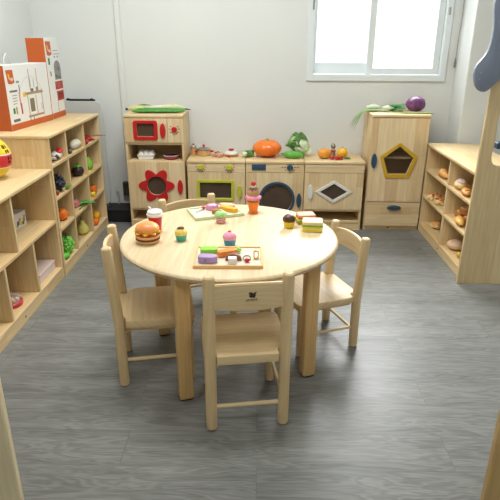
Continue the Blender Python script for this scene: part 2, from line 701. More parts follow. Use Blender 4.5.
def knob(parent, x, z, r, m_, y=0, cols=()):
    k = B()
    k.lathe([(r, 0), (r, .012), (r*.8, .016), (0, .016)], seg=24, mtx=TR((x, y, z)) @ RX(PI/2))
    ko = k.obj('knob', m_, parent)
    ticks(parent, x, z, r*1.65, y-.0006, cols)
    return ko


INK = mat('brown_ink', (88, 66, 50), .6)
REDI = mat('red_ink', (176, 44, 40), .6)

# tower with microwave and flower-window oven
tw = unit('toy_fridge_tower', 'tall play kitchen tower with red microwave door and red flower window', -.739, .411, .822)
W = .411
carcass(tw, W, .822, .31, [.062, .155, .505, .632])
x_ = lambda X: X+.739
md = B().prism([(-W/2+.002, .634), (.095, .634), (.095, .802), (-W/2+.002, .802)], 'xz', -.004, .012,
               holes=[rrect(x_(-.855), x_(-.737), .675, .764, .006)], bev=.001).obj('microwave_door', DZ, tw)
B().prism(rrect(x_(-.880), x_(-.711), .650, .785, .018), 'xz', -.012, -.0035, holes=[rrect(x_(-.855), x_(-.737), .675, .764, .006)], bev=.002).obj('window_frame', RED, md)
B().box(x_(-.858), x_(-.734), .002, .005, .672, .767, 0).obj('pane', SMOKE, md)
handle(md, x_(-.675), .716, RED, .019, .051, -.003)
cp = B().box(.097, W/2-.002, -.004, .012, .634, .802, .001).obj('control_panel', DZ, tw)
knob(cp, x_(-.595), .725, .019, RED, -.004, [(a, INK if i % 2 else DARK) for i, a in enumerate((5, 40, 140, 175, 215, 325, 300))])
fl = [(x_(-.740)+(.083+.047*abs(math.cos(3*a))**1.5)*math.cos(a-PI/2+PI/6), .325+(.083+.047*abs(math.cos(3*a))**1.5)*math.sin(a-PI/2+PI/6)) for a in [2*PI*i/72 for i in range(72)]]
hole = circ(x_(-.740), .325, .068, 40)
od = B().prism([(-W/2+.002, .157), (W/2-.002, .157), (W/2-.002, .497), (-W/2+.002, .497)], 'xz', -.004, .012, holes=[hole], bev=.001).obj('oven_door', DZ, tw)
B().prism(fl, 'xz', -.013, -.0035, holes=[hole], bev=.002).obj('flower_frame', RED, od)
B().prism(circ(x_(-.740), .325, .07), 'xz', .002, .005).obj('pane', SMOKE, od)
handle(od, x_(-.570), .318, RED, .019, .053, -.003)
hinges(tw, -W/2+.004, (.76, .67, .44, .23))

# three stove-height units


def base_unit(name, label, x0, x1, boards, doorz0):
    w_ = x1-x0-.004
    r = unit(name, label, (x0+x1)/2, w_, .51)
    carcass(r, w_, .51, .31, boards)
    c_ = B().box(-w_/2+.002, w_/2-.002, -.003, .012, .43, .490, .001).obj('control_panel', DX, r)
    return r, w_, c_


def door(r, w_, z0, hole_):
    return B().prism([(-w_/2+.002, z0), (w_/2-.002, z0), (w_/2-.002, .427), (-w_/2+.002, .427)], 'xz', -.003, .012, holes=[hole_], bev=.001).obj('door', DZ, r)


st, w1, c1 = base_unit('toy_stove', 'play stove with lime-framed rectangular oven window and lime knobs', -.519, -.102, [.062, .155], .157)
cx = -.3105
for kx, rx in ((-.418, 0), (-.216, 0)):
    knob(c1, kx-cx, .465, .02, LIME, -.003, [(a, REDI if a in (0, 30, 180, 200) else INK) for a in (0, 30, 90, 180, 220, 250, 290, 320)])
hl = rrect(-.430-cx, -.204-cx, .238, .352, .004)
dr = door(st, w1, .157, hl)
B().prism(rrect(-.450-cx, -.184-cx, .218, .373, .01), 'xz', -.011, -.0025, holes=[hl], bev=.002).obj('window_frame', LIME, dr)
B().box(-.433-cx, -.201-cx, .002, .005, .235, .355, 0).obj('pane', SMOKE, dr)
handle(dr, -.144-cx, .29, LIME, .017, .048, -.002)
hinges(st, -w1/2+.004, (.38, .21))

ws, w2, c2 = base_unit('toy_washing_machine', 'play washing machine with round navy porthole', -.102, .3165, [.062, .1], .09)
cx = .10725
B().box(-.058-cx, .042-cx, -.009, -.002, .445, .495-.008, .003).obj('display_plate', NAVY, c2)
knob(c2, .212-cx, .467, .021, NAVY, -.003, [(a, INK) for a in (0, 45, 135, 180, 215, 270, 325)])
for dx in (-.055, .055):
    B().prism([(.212-cx+dx-.009, .467), (.212-cx+dx, .470), (.212-cx+dx+.009, .467), (.212-cx+dx, .464)], 'xz', -.004, -.002).obj('tick_mark', INK, c2)
hl = circ(.124-cx, .232, .112, 48)
dr = door(ws, w2, .092, hl)
B().prism(circ(.124-cx, .232, .130, 48), 'xz', -.012, -.0025, holes=[hl], bev=.002).obj('porthole_ring', NAVY, dr)
B().prism(circ(.124-cx, .232, .114, 40), 'xz', .002, .005).obj('pane', SMOKE, dr)
handle(dr, .283-cx, .227, NAVY, .018, .052, -.002)

cb, w3, c3 = base_unit('toy_cupboard', 'play kitchen cupboard with white diamond window and open bottom shelf', .3165, .7417, [.068, .157], .16)
cx = (.3165+.7417)/2


def diamond(hw, hh):
    q = [(0, -hh), (hw, 0), (0, hh), (-hw, 0)]
    o_ = []
    for i in range(4):
        p, a, n_ = q[i-1], q[i], q[(i+1) % 4]
        for k in (.06, .02):
            o_.append((a[0]+(p[0]-a[0])*k, a[1]+(p[1]-a[1])*k))
        o_.append((a[0]+(n_[0]-a[0])*.06, a[1]+(n_[1]-a[1])*.06))
    return [(x+.530-cx, z+.292) for x, z in o_]


hl = diamond(.098, .060)
dr = door(cb, w3, .159, hl)
B().prism(diamond(.134, .084), 'xz', -.011, -.0025, holes=[hl], bev=.002).obj('diamond_frame', OFFW, dr)
B().box(.530-cx-.1, .530-cx+.1, .002, .005, .230, .354, 0).obj('pane', SMOKE, dr)
handle(dr, .362-cx, .29, OFFW, .018, .055, -.002)
hinges(cb, w3/2-.004, (.38, .21))

# fridge
WFz = .398
fr = unit('toy_fridge', 'tall play fridge with yellow pentagon window and bottom drawer', .966, WFz, .834, 3.75)
T = .015
B().box(-WFz/2, -WFz/2+T, .002, .29, 0, .816, .001).obj('side_panel', WZ, fr)
B().box(WFz/2-T, WFz/2, .002, .29, 0, .816, .001).obj('side_panel', WZ, fr)
B().box(-WFz/2+T, WFz/2-T, .28, .29, 0, .816, 0).obj('back_panel', WX, fr)
for z in (.03, .215, .54):
    B().box(-WFz/2+T, WFz/2-T, .016, .28, z-.014, z, .001).obj('shelf_board', WX, fr)
B().prism(rrect(-WFz/2-.002, WFz/2+.002, -.02, .29, .012), 'xy', .816, .834, bev=.003).obj('top', WX, fr)
f_ = lambda p: (p[0]-.968, p[1])
pin = [f_(p) for p in ((.974, .619), (1.078, .536), (1.040, .424), (.909, .424), (.870, .537))][::-1]
pou = [f_(p) for p in ((.974, .647), (1.108, .548), (1.059, .396), (.890, .396), (.841, .548))][::-1]
fd = B().prism([(-WFz/2+.003, .219), (WFz/2-.003, .219), (WFz/2-.003, .813), (-WFz/2+.003, .813)], 'xz', -.014, .002, holes=[pin], bev=.0015).obj('door', DZ, fr)
B().prism(pou, 'xz', -.021, -.0135, holes=[pin], bev=.002).obj('pentagon_frame', YEL, fd)
B().box(-.1, .112, -.006, -.003, .42, .622, 0).obj('pane', pane_mat('smoked_acrylic_light', (92, 74, 60), .78), fd)
handle(fd, .803-.968, .517, NAVY, .019, .052, -.013)
dw = B().box(-WFz/2+.003, WFz/2-.003, -.014, .002, .034, .213, .0015).obj('drawer', DX, fr)
n = 24
B().prism([(.977-.968+.05*math.cos(2*PI*i/n), .176+.017*math.sin(2*PI*i/n)) for i in range(n)], 'xz', -.03, -.0135, bev=.002).obj('handle', NAVY, dw)
B().box(-WFz/2+T, WFz/2-T, .004, .018, 0, .03, 0).obj('kickboard', WX, fr)
emblem(fr, (.952-.968, .0034, .018), 0, 1.1)
for x, z in ((-.03, .545), (.02, .545)):
    pass

# ------------------------------------------------------------------ table
tb = thing('round_table', 'round light-wood kids table in the middle of the room', 'table', (-.121, 2.07, 0))
B().lathe([(0, .525), (.425, .525), (.434, .527), (.439, .532), (.441, .537), (.436, .5375), (.436, .5395), (.441, .540), (.438, .546), (.431, .550), (0, .550)], seg=96, c=(-.001, .010, 0), sx=1.012, sy=1.012).obj('tabletop', TT, tb, ang=50)
ang = math.atan2(.165, .476)
for lx, ly in ((-.277, 1.722), (.206, 1.890), (-.444, 2.205), (.032, 2.370)):
    B().box(-.028, .028, -.024, .024, 0.006, .525, .008, 3, mtx=TR((lx+.121, ly-2.07, 0)) @ RZ(ang)).obj('leg', TL, tb)
    B().box(-.024, .024, -.02, .02, 0, .008, .003, mtx=TR((lx+.121, ly-2.07, 0)) @ RZ(ang)).obj('foot_pad', mat('felt_pad', (60, 46, 34), .9), tb)


# ------------------------------------------------------------------ chairs
def make_chair(label, loc, rz):
    t = thing('kids_chair', label, 'chair', loc, rz, None)
    for s in (-1, 1):
        B().tube([(s*.129, 0, .005), (s*.129, 0, .012), (s*.129, 0, .28), (s*.129, -.021, .582), (s*.129, -.0215, .592), (s*.129, -.022, .597)], [.0185, .0198, .0202, .0198, .0185, .013], 22).obj('back_post', CZ, t)
        B().lathe([(.0165, .005), (.0175, .01), (.0175, .264)], c=(s*.125, .266, 0), seg=18).obj('leg', CZ, t)
        for yy in (0, .266):
            B().lathe([(.0145, 0), (.0145, .006)], c=(s*.129 if yy == 0 else s*.125, yy, 0), seg=16).obj('foot_pad', BLACK, t)
        B().tube([(s*.127, .012, .115), (s*.125, .252, .115)], .0075, 10).obj('stretcher', CY, t)
        B().box(s*.108-.008, s*.108+.008, .02, .25, .235, .268, .002).obj('side_rail', CY, t)
    B().tube([(-.118, 0, .092), (.118, 0, .092)], .0078, 10).obj('stretcher', CX, t)
    # seat notched between the posts, wider over the front legs, scooped
    o_ = [(-.108, -.014), (.108, -.014), (.108, .022), (.143, .026), (.150, .05), (.150, .266), (.144, .284), (.128, .292),
          (-.128, .292), (-.144, .284), (-.150, .266), (-.150, .05), (-.143, .026), (-.108, .022)]
    B().prism(o_, 'xy', .264, .298, bev=.004, seg=2).obj('seat', CX, t)
    B().box(-.100, .100, .246, .260, .235, .268, .002).obj('seat_rail', CX, t)
    # backrest: bowed slab with an arched top edge
    bm_ = bmesh.new()
    n_ = 16
    g = []
    for i in range(n_+1):
        u = -1+2*i/n_
        x = u*.1185
        y = -.019-.018*(1-u*u)
        zt = .564+.010*(1-u*u)
        zb = .478
        g.append([bm_.verts.new((x, y-.007, zb)), bm_.verts.new((x, y+.007, zb)), bm_.verts.new((x, y+.007, zt)), bm_.verts.new((x, y-.007, zt))])
    for A, C in zip(g, g[1:]):
        for k in range(4):
            bm_.faces.new((A[k], A[(k+1) % 4], C[(k+1) % 4], C[k]))
    bm_.faces.new(g[0])
    bm_.faces.new(g[-1][::-1])
    bmesh.ops.recalc_face_normals(bm_, faces=bm_.faces[:])
    ed = [e for e in bm_.edges if len(e.link_faces) == 2 and e.calc_face_angle(0) > 1.2]
    bmesh.ops.bevel(bm_, geom=ed, offset=.003, segments=2, affect='EDGES')
    q = B()
    q.bm.free()
    q.bm = bm_
    bo = q.obj('backrest', CX, t)
    mk = B()
    M = TR((.008, -.0445, .536)) @ Matrix.Scale(1.35, 4)
    mk.prism([(-.008, -.003), (-.005, -.0075), (.006, -.0075), (.008, -.003), (.0075, .002), (.011, .006), (.006, .0055), (.003, .003), (-.002, .006), (-.007, .006), (-.009, .002), (-.005, .001)], 'xz', -.0003, .0009, mtx=M)
    mk.obj('emblem', DARK, bo, smooth=False)
    text('emblem_lettering', 'LOVETT', .0105, DARK, bo, TR((.006, -.0443, .517)) @ RX90, .0005)
    return t


G = 'small wooden chairs around the round table'
ch = make_chair('light wood kids chair nearest the viewer, backrest with dark stamped mark', (-.034, 1.568, 0), math.radians(8.6))
ch['group'] = G
dup(ch, (-.560, 1.928, 0), math.radians(-79.4), 'light wood kids chair on the left of the round table, beside the burger', G, 1.0)
dup(ch, (.386, 2.245, 0), math.radians(111.9), 'light wood kids chair on the right of the round table, by the sandwiches', G, .875)
dup(ch, (-.353, 2.545, 0), math.radians(-153.2), 'light wood kids chair behind the round table, in front of the stove', G, .965)

ch.scale = (1, 1, 1.022)

# ------------------------------------------------------------------ stand panel on the right with blue awning piece
sp_ = thing('play_stand', 'tall wooden play stand panel at the right edge with blue scalloped awning', 'play stand')
arc = [(1.219+.0, .76), (1.219, .735), (1.224, .71), (1.237, .695), (1.258, .688), (1.28, .686)]
out = [(1.143, 0), (1.86, 0), (1.86, .686)] + arc[::-1] + [(1.225, .82), (1.222, .9), (1.235, 1.9), (1.175, 1.9), (1.158, 1.07)]
B().prism(out, 'xz', 2.815, 2.835, bev=.002).obj('panel', PZ, sp_)
B().box(1.78, 1.86, 2.815, 2.835, .686, 1.9, .002).obj('post', PZ, sp_)
aw = [(1.183, 1.127), (1.142, 1.081), (1.128, 1.071), (1.115, 1.066), (1.098, 1.068), (1.082, 1.078), (1.068, 1.096), (1.058, 1.122), (1.053, 1.15), (1.054, 1.172), (1.060, 1.192), (1.072, 1.208),
      (1.092, 1.235), (1.106, 1.262), (1.113, 1.30), (1.115, 1.353), (1.110, 1.40), (1.103, 1.44), (1.100, 1.47), (1.104, 1.487), (1.12, 1.497), (1.15, 1.5), (1.8, 1.5), (1.8, 1.127)]
BLUEG = mat('blue_grey_paint', (122, 132, 150), .35)
ao = B().prism(aw, 'xz', 2.787, 2.812, bev=.003, seg=2).obj('awning', BLUEG, sp_)
for sx_, sz_ in ((1.083, 1.158), (1.082, 1.128)):
    B().lathe([(.0028, 0), (.0028, .001), (0, .0015)], seg=10, mtx=TR((sx_, 2.787, sz_)) @ RX(PI/2)).obj('screw_head', STEEL, ao)
B().box(1.25, 1.80, 2.838, 2.90, .772, .805, .003).obj('shelf_rail', NAVY, sp_)

# near divider panels at the two sides of the view
for x0, x1, m_, lab in ((-.98, -.583, wood('divider_pale', 'Z', (236, 222, 186), (222, 204, 164), .1, .8), 'pale wooden divider board at the bottom left corner'),
                        (.551, .95, wood('divider_honey', 'Z', (206, 176, 122), (186, 152, 98), .1, .8), 'honey wooden divider board at the bottom right corner')):
    d_ = thing('divider_board', lab, 'room divider')
    B().box(x0, x1, .99, 1.01, .02, .72, .003).obj('board', m_, d_)
    for fx in (x0+.05, x1-.09 if x0 < 0 else x1-.05):
        B().box(fx-.02, fx+.02, .93, 1.07, 0, .022, .004).obj('foot', m_, d_)

# ------------------------------------------------------------------ back-left corner: grey board, black bar, socket box, dark bin
gb = thing('leaning_board', 'pale grey board standing behind the left shelf in the back corner', 'board')
B().prism(rrect(-1.60, -1.145, .12, .89, .04), 'xz', 3.93, 3.945, bev=.003).obj('board', mat('pale_grey_board', (200, 202, 200), .5), gb)
B().box(-1.6, -1.15, 3.90, 3.98, 0, .122, .01).obj('base', mat('dark_base', (54, 54, 56), .6), gb)
bb = thing('black_bar', 'thin black bar lying on top of the pale grey board', 'bar')
B().tube([(-1.40, 3.937, .899), (-1.37, 3.937, .897), (-1.2, 3.937, .896), (-1.19, 3.937, .897)], [.005, .008, .008, .005], 10).obj('rod', BLACK, bb)
for x in (-1.385, -1.215):
    B().box(x-.01, x+.01, 3.927, 3.947, .892, .908, .003).obj('clamp', BLACK, bb)
fb = thing('floor_box', 'black box on the floor between the left shelf and the tower', 'box')
B().box(-1.17, -.965, 3.86, 4.03, 0, .10, .008).obj('box', mat('black_box', (20, 20, 20), .7), fb)
B().box(-1.172, -.963, 3.855, 4.032, .085, .103, .004).obj('lid', mat('black_lid', (26, 26, 27), .6), fb)
sk = thing('wall_socket_box', 'small dark grey box on the back wall beside the tower', 'socket')
B().box(-1.063, -.985, 4.012, 4.046, .165, .275, .003).obj('housing', mat('dark_grey_plastic', (58, 58, 58), .5), sk)
B().box(-1.055, -.993, 4.009, 4.013, .215, .267, .002).obj('cover', mat('dark_grey_cover', (44, 44, 45), .4), sk)
cr = thing('wall_cable', 'short silvery cable hanging by the back wall near the floor', 'cable')
B().tube([(-1.12, 4.03, .23), (-1.115, 4.02, .2), (-1.105, 4.02, .205), (-1.10, 4.02, .17), (-1.10, 4.0, .104)], .005, 8).obj('cable', mat('silver_cable', (190, 186, 180), .3, .3), cr)


# ------------------------------------------------------------------ cardboard boxes on the tall left shelf
CARD_W = mat('printed_white_card', (226, 228, 226), .5)
CARD_O = mat('printed_orange_card', (192, 90, 30), .5)
P_BR = mat('print_brown', (168, 140, 104), .6)
P_GR = mat('print_grey', (140, 140, 140), .6)
P_RED = mat('print_red', (180, 62, 50), .6)
P_GN = mat('print_green', (40, 112, 50), .6)
P_Y = mat('print_yellow', (232, 190, 60), .6)
P_TXT = mat('print_text', (96, 98, 100), .6)
P_SK = mat('print_pink', (212, 150, 130), .6)
P_LG = mat('print_light_grey', (204, 206, 206), .6)


def carton(label, A, Bp, thick, h, orange_w_left):
    """carton with its printed face from A to Bp (ground points at z .822), body behind; face looks toward +x"""
    d = Vector((Bp[0]-A[0], Bp[1]-A[1], 0))
    ln = d.length
    rz = math.atan2(d.y, d.x)
    t = thing('toy_carton', label, 'box', (A[0], A[1], .822), rz)
    # local: x along the face, face at y=0 looking -y, body y>0
    B().box(0, ln, 0, thick, 0, h, .002).obj('carton_body', CARD_W, t)
    B().box(-.0012, .0005, .001, thick-.001, .001, h-.001, 0).obj('end_panel', CARD_O, t)
    B().box(.001, ln-.001, -.001, .0, .001, .035, 0).obj('bottom_band', CARD_O, t)
    return t, ln


def pbox(t, x0, x1, z0, z1, m_, name='print_block', d=.0008):
    B().box(x0, x1, -d, .0002, z0, z1, 0).obj(name, m_, t)


def logo(t, x, z, s, face='front', plate=True):
    if face == 'front':
        M = TR((x, -.0012, z))
        if plate:
            B().prism([(-.5*s, .5*s), (-.38*s, -.45*s), (.1*s, -.5*s), (.5*s, -.4*s), (.42*s, .5*s)], 'xz', 0, .001, mtx=M).obj('logo_plate', CARD_O, t)
    else:
        M = TR((-.0016, z if False else x, z)) @ RZ(-PI/2)
    L_ = B()
    L_.prism([(-.34*s, .24*s), (-.2*s, -.2*s), (-.08*s, .0), (-.16*s, .24*s)], 'xz', -.0008, .0, mtx=M)
    L_.obj('logo_mark', P_Y, t, smooth=False)
    text('logo_lettering', 'viga', .34*s, WHITE, t, M @ TR((.12*s, -.001, -.12*s)) @ RX90, .0003)


# wide carton in front
ct, ln = carton('wide white toy carton with orange end, kitchen picture on front', (-1.378, 2.975), (-1.330, 3.462), .105, .347, 1)
logo(ct, .055, .285, .075)
for x, z0, z1, m_ in ((.255, .2, .32, P_BR), (.345, .2, .32, P_BR), (.215, .05, .18, P_BR), (.385, .05, .2, P_BR), (.31, .06, .17, P_BR), (.215, .03, .06, P_TXT), (.255, .03, .06, P_TXT)):
    pbox(ct, x-.003, x+.003, z0, z1, m_)
for x0, x1, z0, z1, m_ in ((.19, .40, .178, .192, P_BR), (.20, .39, .05, .062, P_BR), (.235, .285, .08, .155, mat('print_olive', (122, 112, 88), .6)), (.26, .29, .192, .21, P_TXT), (.32, .35, .19, .215, P_GR),
                           (.165, .2, .17, .195, P_Y), (.12, .135, .13, .2, P_SK), (.125, .14, .08, .14, P_RED), (.13, .138, .2, .24, P_TXT), (.11, .14, .25, .262, P_GR),
                           (.03, .11, .205, .215, P_TXT), (.05, .1, .185, .189, P_GR), (.05, .095, .17, .174, P_GR), (.05, .1, .155, .159, P_GR), (.05, .09, .14, .144, P_GR),
                           (.04, .06, .09, .12, P_GN), (.07, .085, .085, .125, P_BR), (.03, .1, .045, .06, P_TXT), (.36, .38, .08, .12, P_LG), (.26, .264, .22, .27, P_GR), (.3, .304, .215, .26, P_TXT)):
    pbox(ct, x0, x1, z0, z1, m_)
arcpts = [(.26+.13*math.cos(PI*i/24), .17+.11*math.sin(PI*i/24)) for i in range(25)]
arcin = [(.26+.125*math.cos(PI*i/24), .17+.106*math.sin(PI*i/24)) for i in range(25)]
B().prism(arcpts+arcin[::-1], 'xz', -.0007, .0002).obj('print_arc', P_LG, ct, smooth=False)
# tall carton behind
c2_, ln2 = carton('tall toy carton with orange end and white front, behind the wide one', (-1.332, 3.476), (-1.328, 3.70), .115, .488, 1)
logo(c2_, .055, .425, .085)
logo(c2_, .065, .29, .1, 'end')
for x0, x1, z0, z1, m_ in ((.11, .22, .235, .31, P_GR), (.1, .23, .175, .225, P_RED), (.14, .16, .185, .215, WHITE), (.17, .18, .185, .215, WHITE), (.115, .225, .105, .165, P_RED), (.13, .21, .115, .155, P_GR),
                           (.11, .116, .0+.04, .17, P_BR), (.222, .228, .04, .17, P_BR), (.12, .2, .41, .414, P_GR), (.12, .22, .39, .394, P_GR), (.13, .15, .37, .38, P_GR), (.18, .2, .37, .38, P_GR),
                           (.03, .055, .33, .37, P_GN), (.04, .06, .26, .29, P_BR), (.15, .2, .24, .265, P_SK), (.12, .14, .25, .27, P_GN), (.17, .19, .29, .315, P_RED)):
    pbox(c2_, x0, x1, z0, z1, m_)
B().prism([(.11+.055+.055*math.cos(PI*i/12), .308+.045*math.sin(PI*i/12)) for i in range(13)], 'xz', -.0008, .0002).obj('print_arch', P_GR, c2_, smooth=False)
# clear bag handle loop behind the wide carton
hd = B().tube([(.12, .06, .345), (.125, .06, .38), (.15, .06, .405), (.18, .06, .395), (.205, .06, .345)], .003, 8).obj('carry_loop', mat('pale_plastic', (206, 212, 210), .4), ct)

# ------------------------------------------------------------------ ball on the low shelf
bl = thing('toy_ball', 'yellow and red printed ball on the low left shelf', 'ball', (-1.345, 2.60, .645))
M = TR((0, 0, .107)) @ RZ(.3) @ RX(math.radians(14))
m = bpy.data.materials.new('ball_bands')
m.use_nodes = True
nt = m.node_tree
b = nt.nodes['Principled BSDF']
b.inputs['Roughness'].default_value = .35
tc = nt.nodes.new('ShaderNodeTexCoord')
sx_ = nt.nodes.new('ShaderNodeSeparateXYZ')
nt.links.new(tc.outputs['Object'], sx_.inputs[0])
tl = nt.nodes.new('ShaderNodeMath')
tl.operation = 'MULTIPLY_ADD'
tl.inputs[1].default_value = .18
nt.links.new(sx_.outputs['X'], tl.inputs[0])
nt.links.new(sx_.outputs['Z'], tl.inputs[2])
mr = nt.nodes.new('ShaderNodeMapRange')
mr.inputs['From Min'].default_value = -.11
mr.inputs['From Max'].default_value = .11
nt.links.new(tl.outputs[0], mr.inputs['Value'])
cr_ = nt.nodes.new('ShaderNodeValToRGB')
cr_.color_ramp.interpolation = 'CONSTANT'
els = cr_.color_ramp.elements
els[0].position = 0
els[0].color = (*lin((226, 196, 30)), 1)
els[1].position = .38
els[1].color = (*lin((232, 222, 214)), 1)
for p, c_ in ((.40, (206, 50, 58)), (.665, (232, 222, 214)), (.69, (232, 210, 40))):
    e = els.new(p)
    e.color = (*lin(c_), 1)
nt.links.new(mr.outputs[0], cr_.inputs['Fac'])
nt.links.new(cr_.outputs['Color'], b.inputs['Base Color'])
bo_ = B().blob((0, 0, 0), (.107, .107, .107), sub=5).obj('ball_skin', m, bl, loc=(0, 0, .107))
for az, el, s_, wd in ((82, 34, '|||-|', .022), (84, 20, '||-||', .018), (86, 3, '||=|', .02), (84, -8, '|-||', .016)):
    a, e_ = math.radians(-90+az), math.radians(el)
    dirv = Vector((math.cos(e_)*math.cos(a), math.cos(e_)*math.sin(a), math.sin(e_)))
    X_ = Vector((-math.sin(a), math.cos(a), 0))
    Z_ = dirv
    Y_ = Z_.cross(X_)
    MM = Matrix((X_, Y_, Z_)).transposed().to_4x4()
    MM.translation = dirv*.1075
    text('ball_print', s_, wd, mat('ball_ink', (70, 56, 30), .6), bo_, MM, .0015)

# ------------------------------------------------------------------ things in the low left shelf
pb = thing('picture_box', 'small white printed box standing in the low shelf upper cubby', 'box', (-1.31, 2.70, .357), math.radians(-6))
B().box(-.055, .03, -.055, .055, 0, .083, .002).obj('box_body', CARD_W, pb)
for y, z, s_, m_ in ((-.03, .03, .014, P_TXT), (0, .022, .012, P_Y), (.03, .035, .013, P_BR), (.018, .02, .01, P_GN), (-.01, .045, .011, P_SK), (.036, .052, .008, P_GR), (-.04, .018, .009, P_BR)):
    B().prism(circ(y, z, s_, 8), 'yz', .0298, .0308).obj('picture', m_, pb, smooth=False)
fbx = thing('flat_box', 'flat pale pink box lying in the low shelf bottom cubby', 'box', (-1.238, 2.70, .07), 0)
B().box(-.13, .065, -.12, .108, 0, .050, .004).obj('box_body', mat('pale_pink_card', (226, 208, 200), .5), fbx)
B().box(-.132, .067, -.122, .110, .042, .054, .004).obj('lid', mat('pale_pink_lid', (216, 196, 188), .4), fbx)
tn = thing('round_tin', 'round red rimmed tin with clear lid in bottom cubby of low shelf', 'tin', (-1.235, 2.345, .07))
B().lathe([(0, 0), (.055, 0), (.062, .006), (.062, .02), (.056, .024), (.056, .02), (0, .018)], seg=40).obj('tin_base', mat('tin_red', (196, 52, 60), .35), tn)
B().lathe([(.050, .022), (.052, .024), (.051, .040), (.045, .046), (0, .047)], seg=40).obj('clear_lid', CLEARP, tn)
for i in range(9):
    a = i*2.4
    B().blob((.03*math.cos(a)*(i % 3+1)/3*1.2, .03*math.sin(a)*(i % 3+1)/3*1.2, .03), (.010, .009, .009), .1, 2, 2, i).obj('candy', [WHITE, P_Y, P_BR, P_RED][i % 4], tn)


# ------------------------------------------------------------------ veggies in the tall shelf
def v3(name, label, loc, rz=0, cat=None, group='play food in the tall left shelf'):
    return thing(name, label, cat or name.replace('_', ' '), loc, rz, group)


GREEN = mat('leaf_green', (58, 128, 44), .5, vary=.2, bscale=40)
GRN2 = mat('bright_green', (116, 186, 60), .45, vary=.12, bscale=30)
ORNG = mat('orange_skin', (238, 120, 24), .4, bump=.15, bscale=150)
DKP = mat('dark_purple', (44, 28, 36), .3)

# fish
f = v3('toy_fish', 'red and white striped toy fish in upper left cubby', (-1.172, 3.025, .658), math.radians(-82), 'toy fish')
f.scale = (1.2, 1.25, 1.35)
B().blob((0, 0, .018), (.055, .026, .017), .05, 3, 3, 1, flatz=.0175).obj('body', two_tone('fish_stripes', (222, 222, 214), (70, 70, 68), 30, .58, .6, stretch=(1.5, .3, 1)), f)
B().blob((-.018, .012, .033), (.042, .016, .010), .05, 2, 2, 2, ry=.1).obj('back', RED, f)
B().prism([(.045, 0), (.085, .02), (.075, 0), (.085, -.02)], 'xy', .012, .022, bev=.002).obj('tail', mat('fish_cream', (226, 214, 180), .5), f)
# white bag-like vegetable and dark aubergine
f = v3('white_radish', 'long white radish on its side in the top middle cubby', (-1.168, 3.365, .658), math.radians(86))
B().tube([(-.068, 0, .028), (-.055, 0, .029), (-.02, 0, .03), (.02, 0, .028), (.05, 0, .022), (.07, 0, .02)], [.008, .022, .029, .027, .016, .003], 16).obj('root', two_tone('radish_skin', (226, 224, 208), (206, 206, 176), 14, .4, .7), f)
f = v3('aubergine', 'dark blackish aubergine in front of the white radish', (-1.160, 3.215, .658), math.radians(112))
B().tube([(-.045, 0, .014), (-.035, 0, .015), (0, 0, .017), (.03, 0, .014), (.045, 0, .011)], [.004, .013, .016, .010, .004], 14).obj('fruit', mat('charcoal_skin', (50, 52, 52), .3), f)
B().tube([(.04, 0, .012), (.055, 0, .014)], .004, 8).obj('stem', mat('dull_green', (86, 100, 70), .6), f)
# chilis
for i, (x, y, rz_, L_) in enumerate(((-1.150, 3.537, 100, .11), (-1.190, 3.56, 80, .11), (-1.155, 3.62, 60, .07))):
    f = v3('red_chili', ['red chili pepper nearest, top right cubby of tall shelf', 'red chili pepper with pale tip, top right cubby', 'red chili pepper at the back of the top right cubby'][i], (x, y, .658), math.radians(rz_))
    B().tube([(-L_/2, 0, .014), (-L_/3, 0, .015), (0, .004, .014), (L_/3, 0, .010), (L_/2, -.005, .007)], [.006, .013, .012, .007, .002], 12).obj('pod', mat('chili_red', (190, 24, 34), .3), f)
    B().tube([(-L_/2+.003, 0, .014), (-L_/2-.018, 0, .02)], .003, 6).obj('stem', mat('stem_brown', (130, 100, 70), .6), f)
f = v3('brown_stick', 'thin brown stick poking out of the top right cubby', (-1.155, 3.69, .658), math.radians(18), 'stick')
B().tube([(-.05, 0, .028), (.05, 0, .026), (.085, 0, .025)], [.005, .004, .0015], 8).obj('stick', mat('stick_brown', (150, 116, 96), .6), f)
B().tube([(-.06, 0, .018), (-.02, 0, .022)], [.017, .010], 8).obj('grip', mat('grip_red', (176, 30, 36), .5), f)
# grapes
f = v3('dark_grapes', 'bunch of dark blue grapes in the second row left cubby', (-1.172, 3.008, .472))
g = B()
random.seed(3)
for i in range(60):
    a = random.uniform(0, 2*PI)
    h = random.uniform(.010, .095)
    r_ = .034*(1-abs(h-.05)/.09)
    g.blob((r_*math.cos(a), 1.1*r_*math.sin(a), h), (.0105, .0105, .0105), sub=2)
g.blob((0, 0, .05), (.026, .028, .042), sub=3)
g.obj('grape_cluster', mat('grape_skin', (40, 44, 54), .3), f)
B().tube([(0, 0, .09), (.004, .01, .118)], .003, 8).obj('stem', mat('stem_brown', (130, 100, 70), .6), f)
for i, (y_, r_) in enumerate(((.055, .3), (.075, -.3))):
    B().blob((.03, y_, .012+.004*i), (.022, .014, .003), .15, 3, 2, i, rz=r_+1.2).obj('leaf', GREEN, f)
f = v3('strawberry', 'small red strawberry beside the dark grapes', (-1.153, 2.925, .472))
B().lathe([(0, 0), (.006, .002), (.013, .016), (.011, .026), (0, .028)], seg=14).obj('fruit', mat('berry_red', (178, 40, 44), .4), f)
B().lathe([(.010, .026), (.004, .031), (0, .031)], seg=8, flute=.4, nf=4).obj('leaf_cap', GREEN, f)
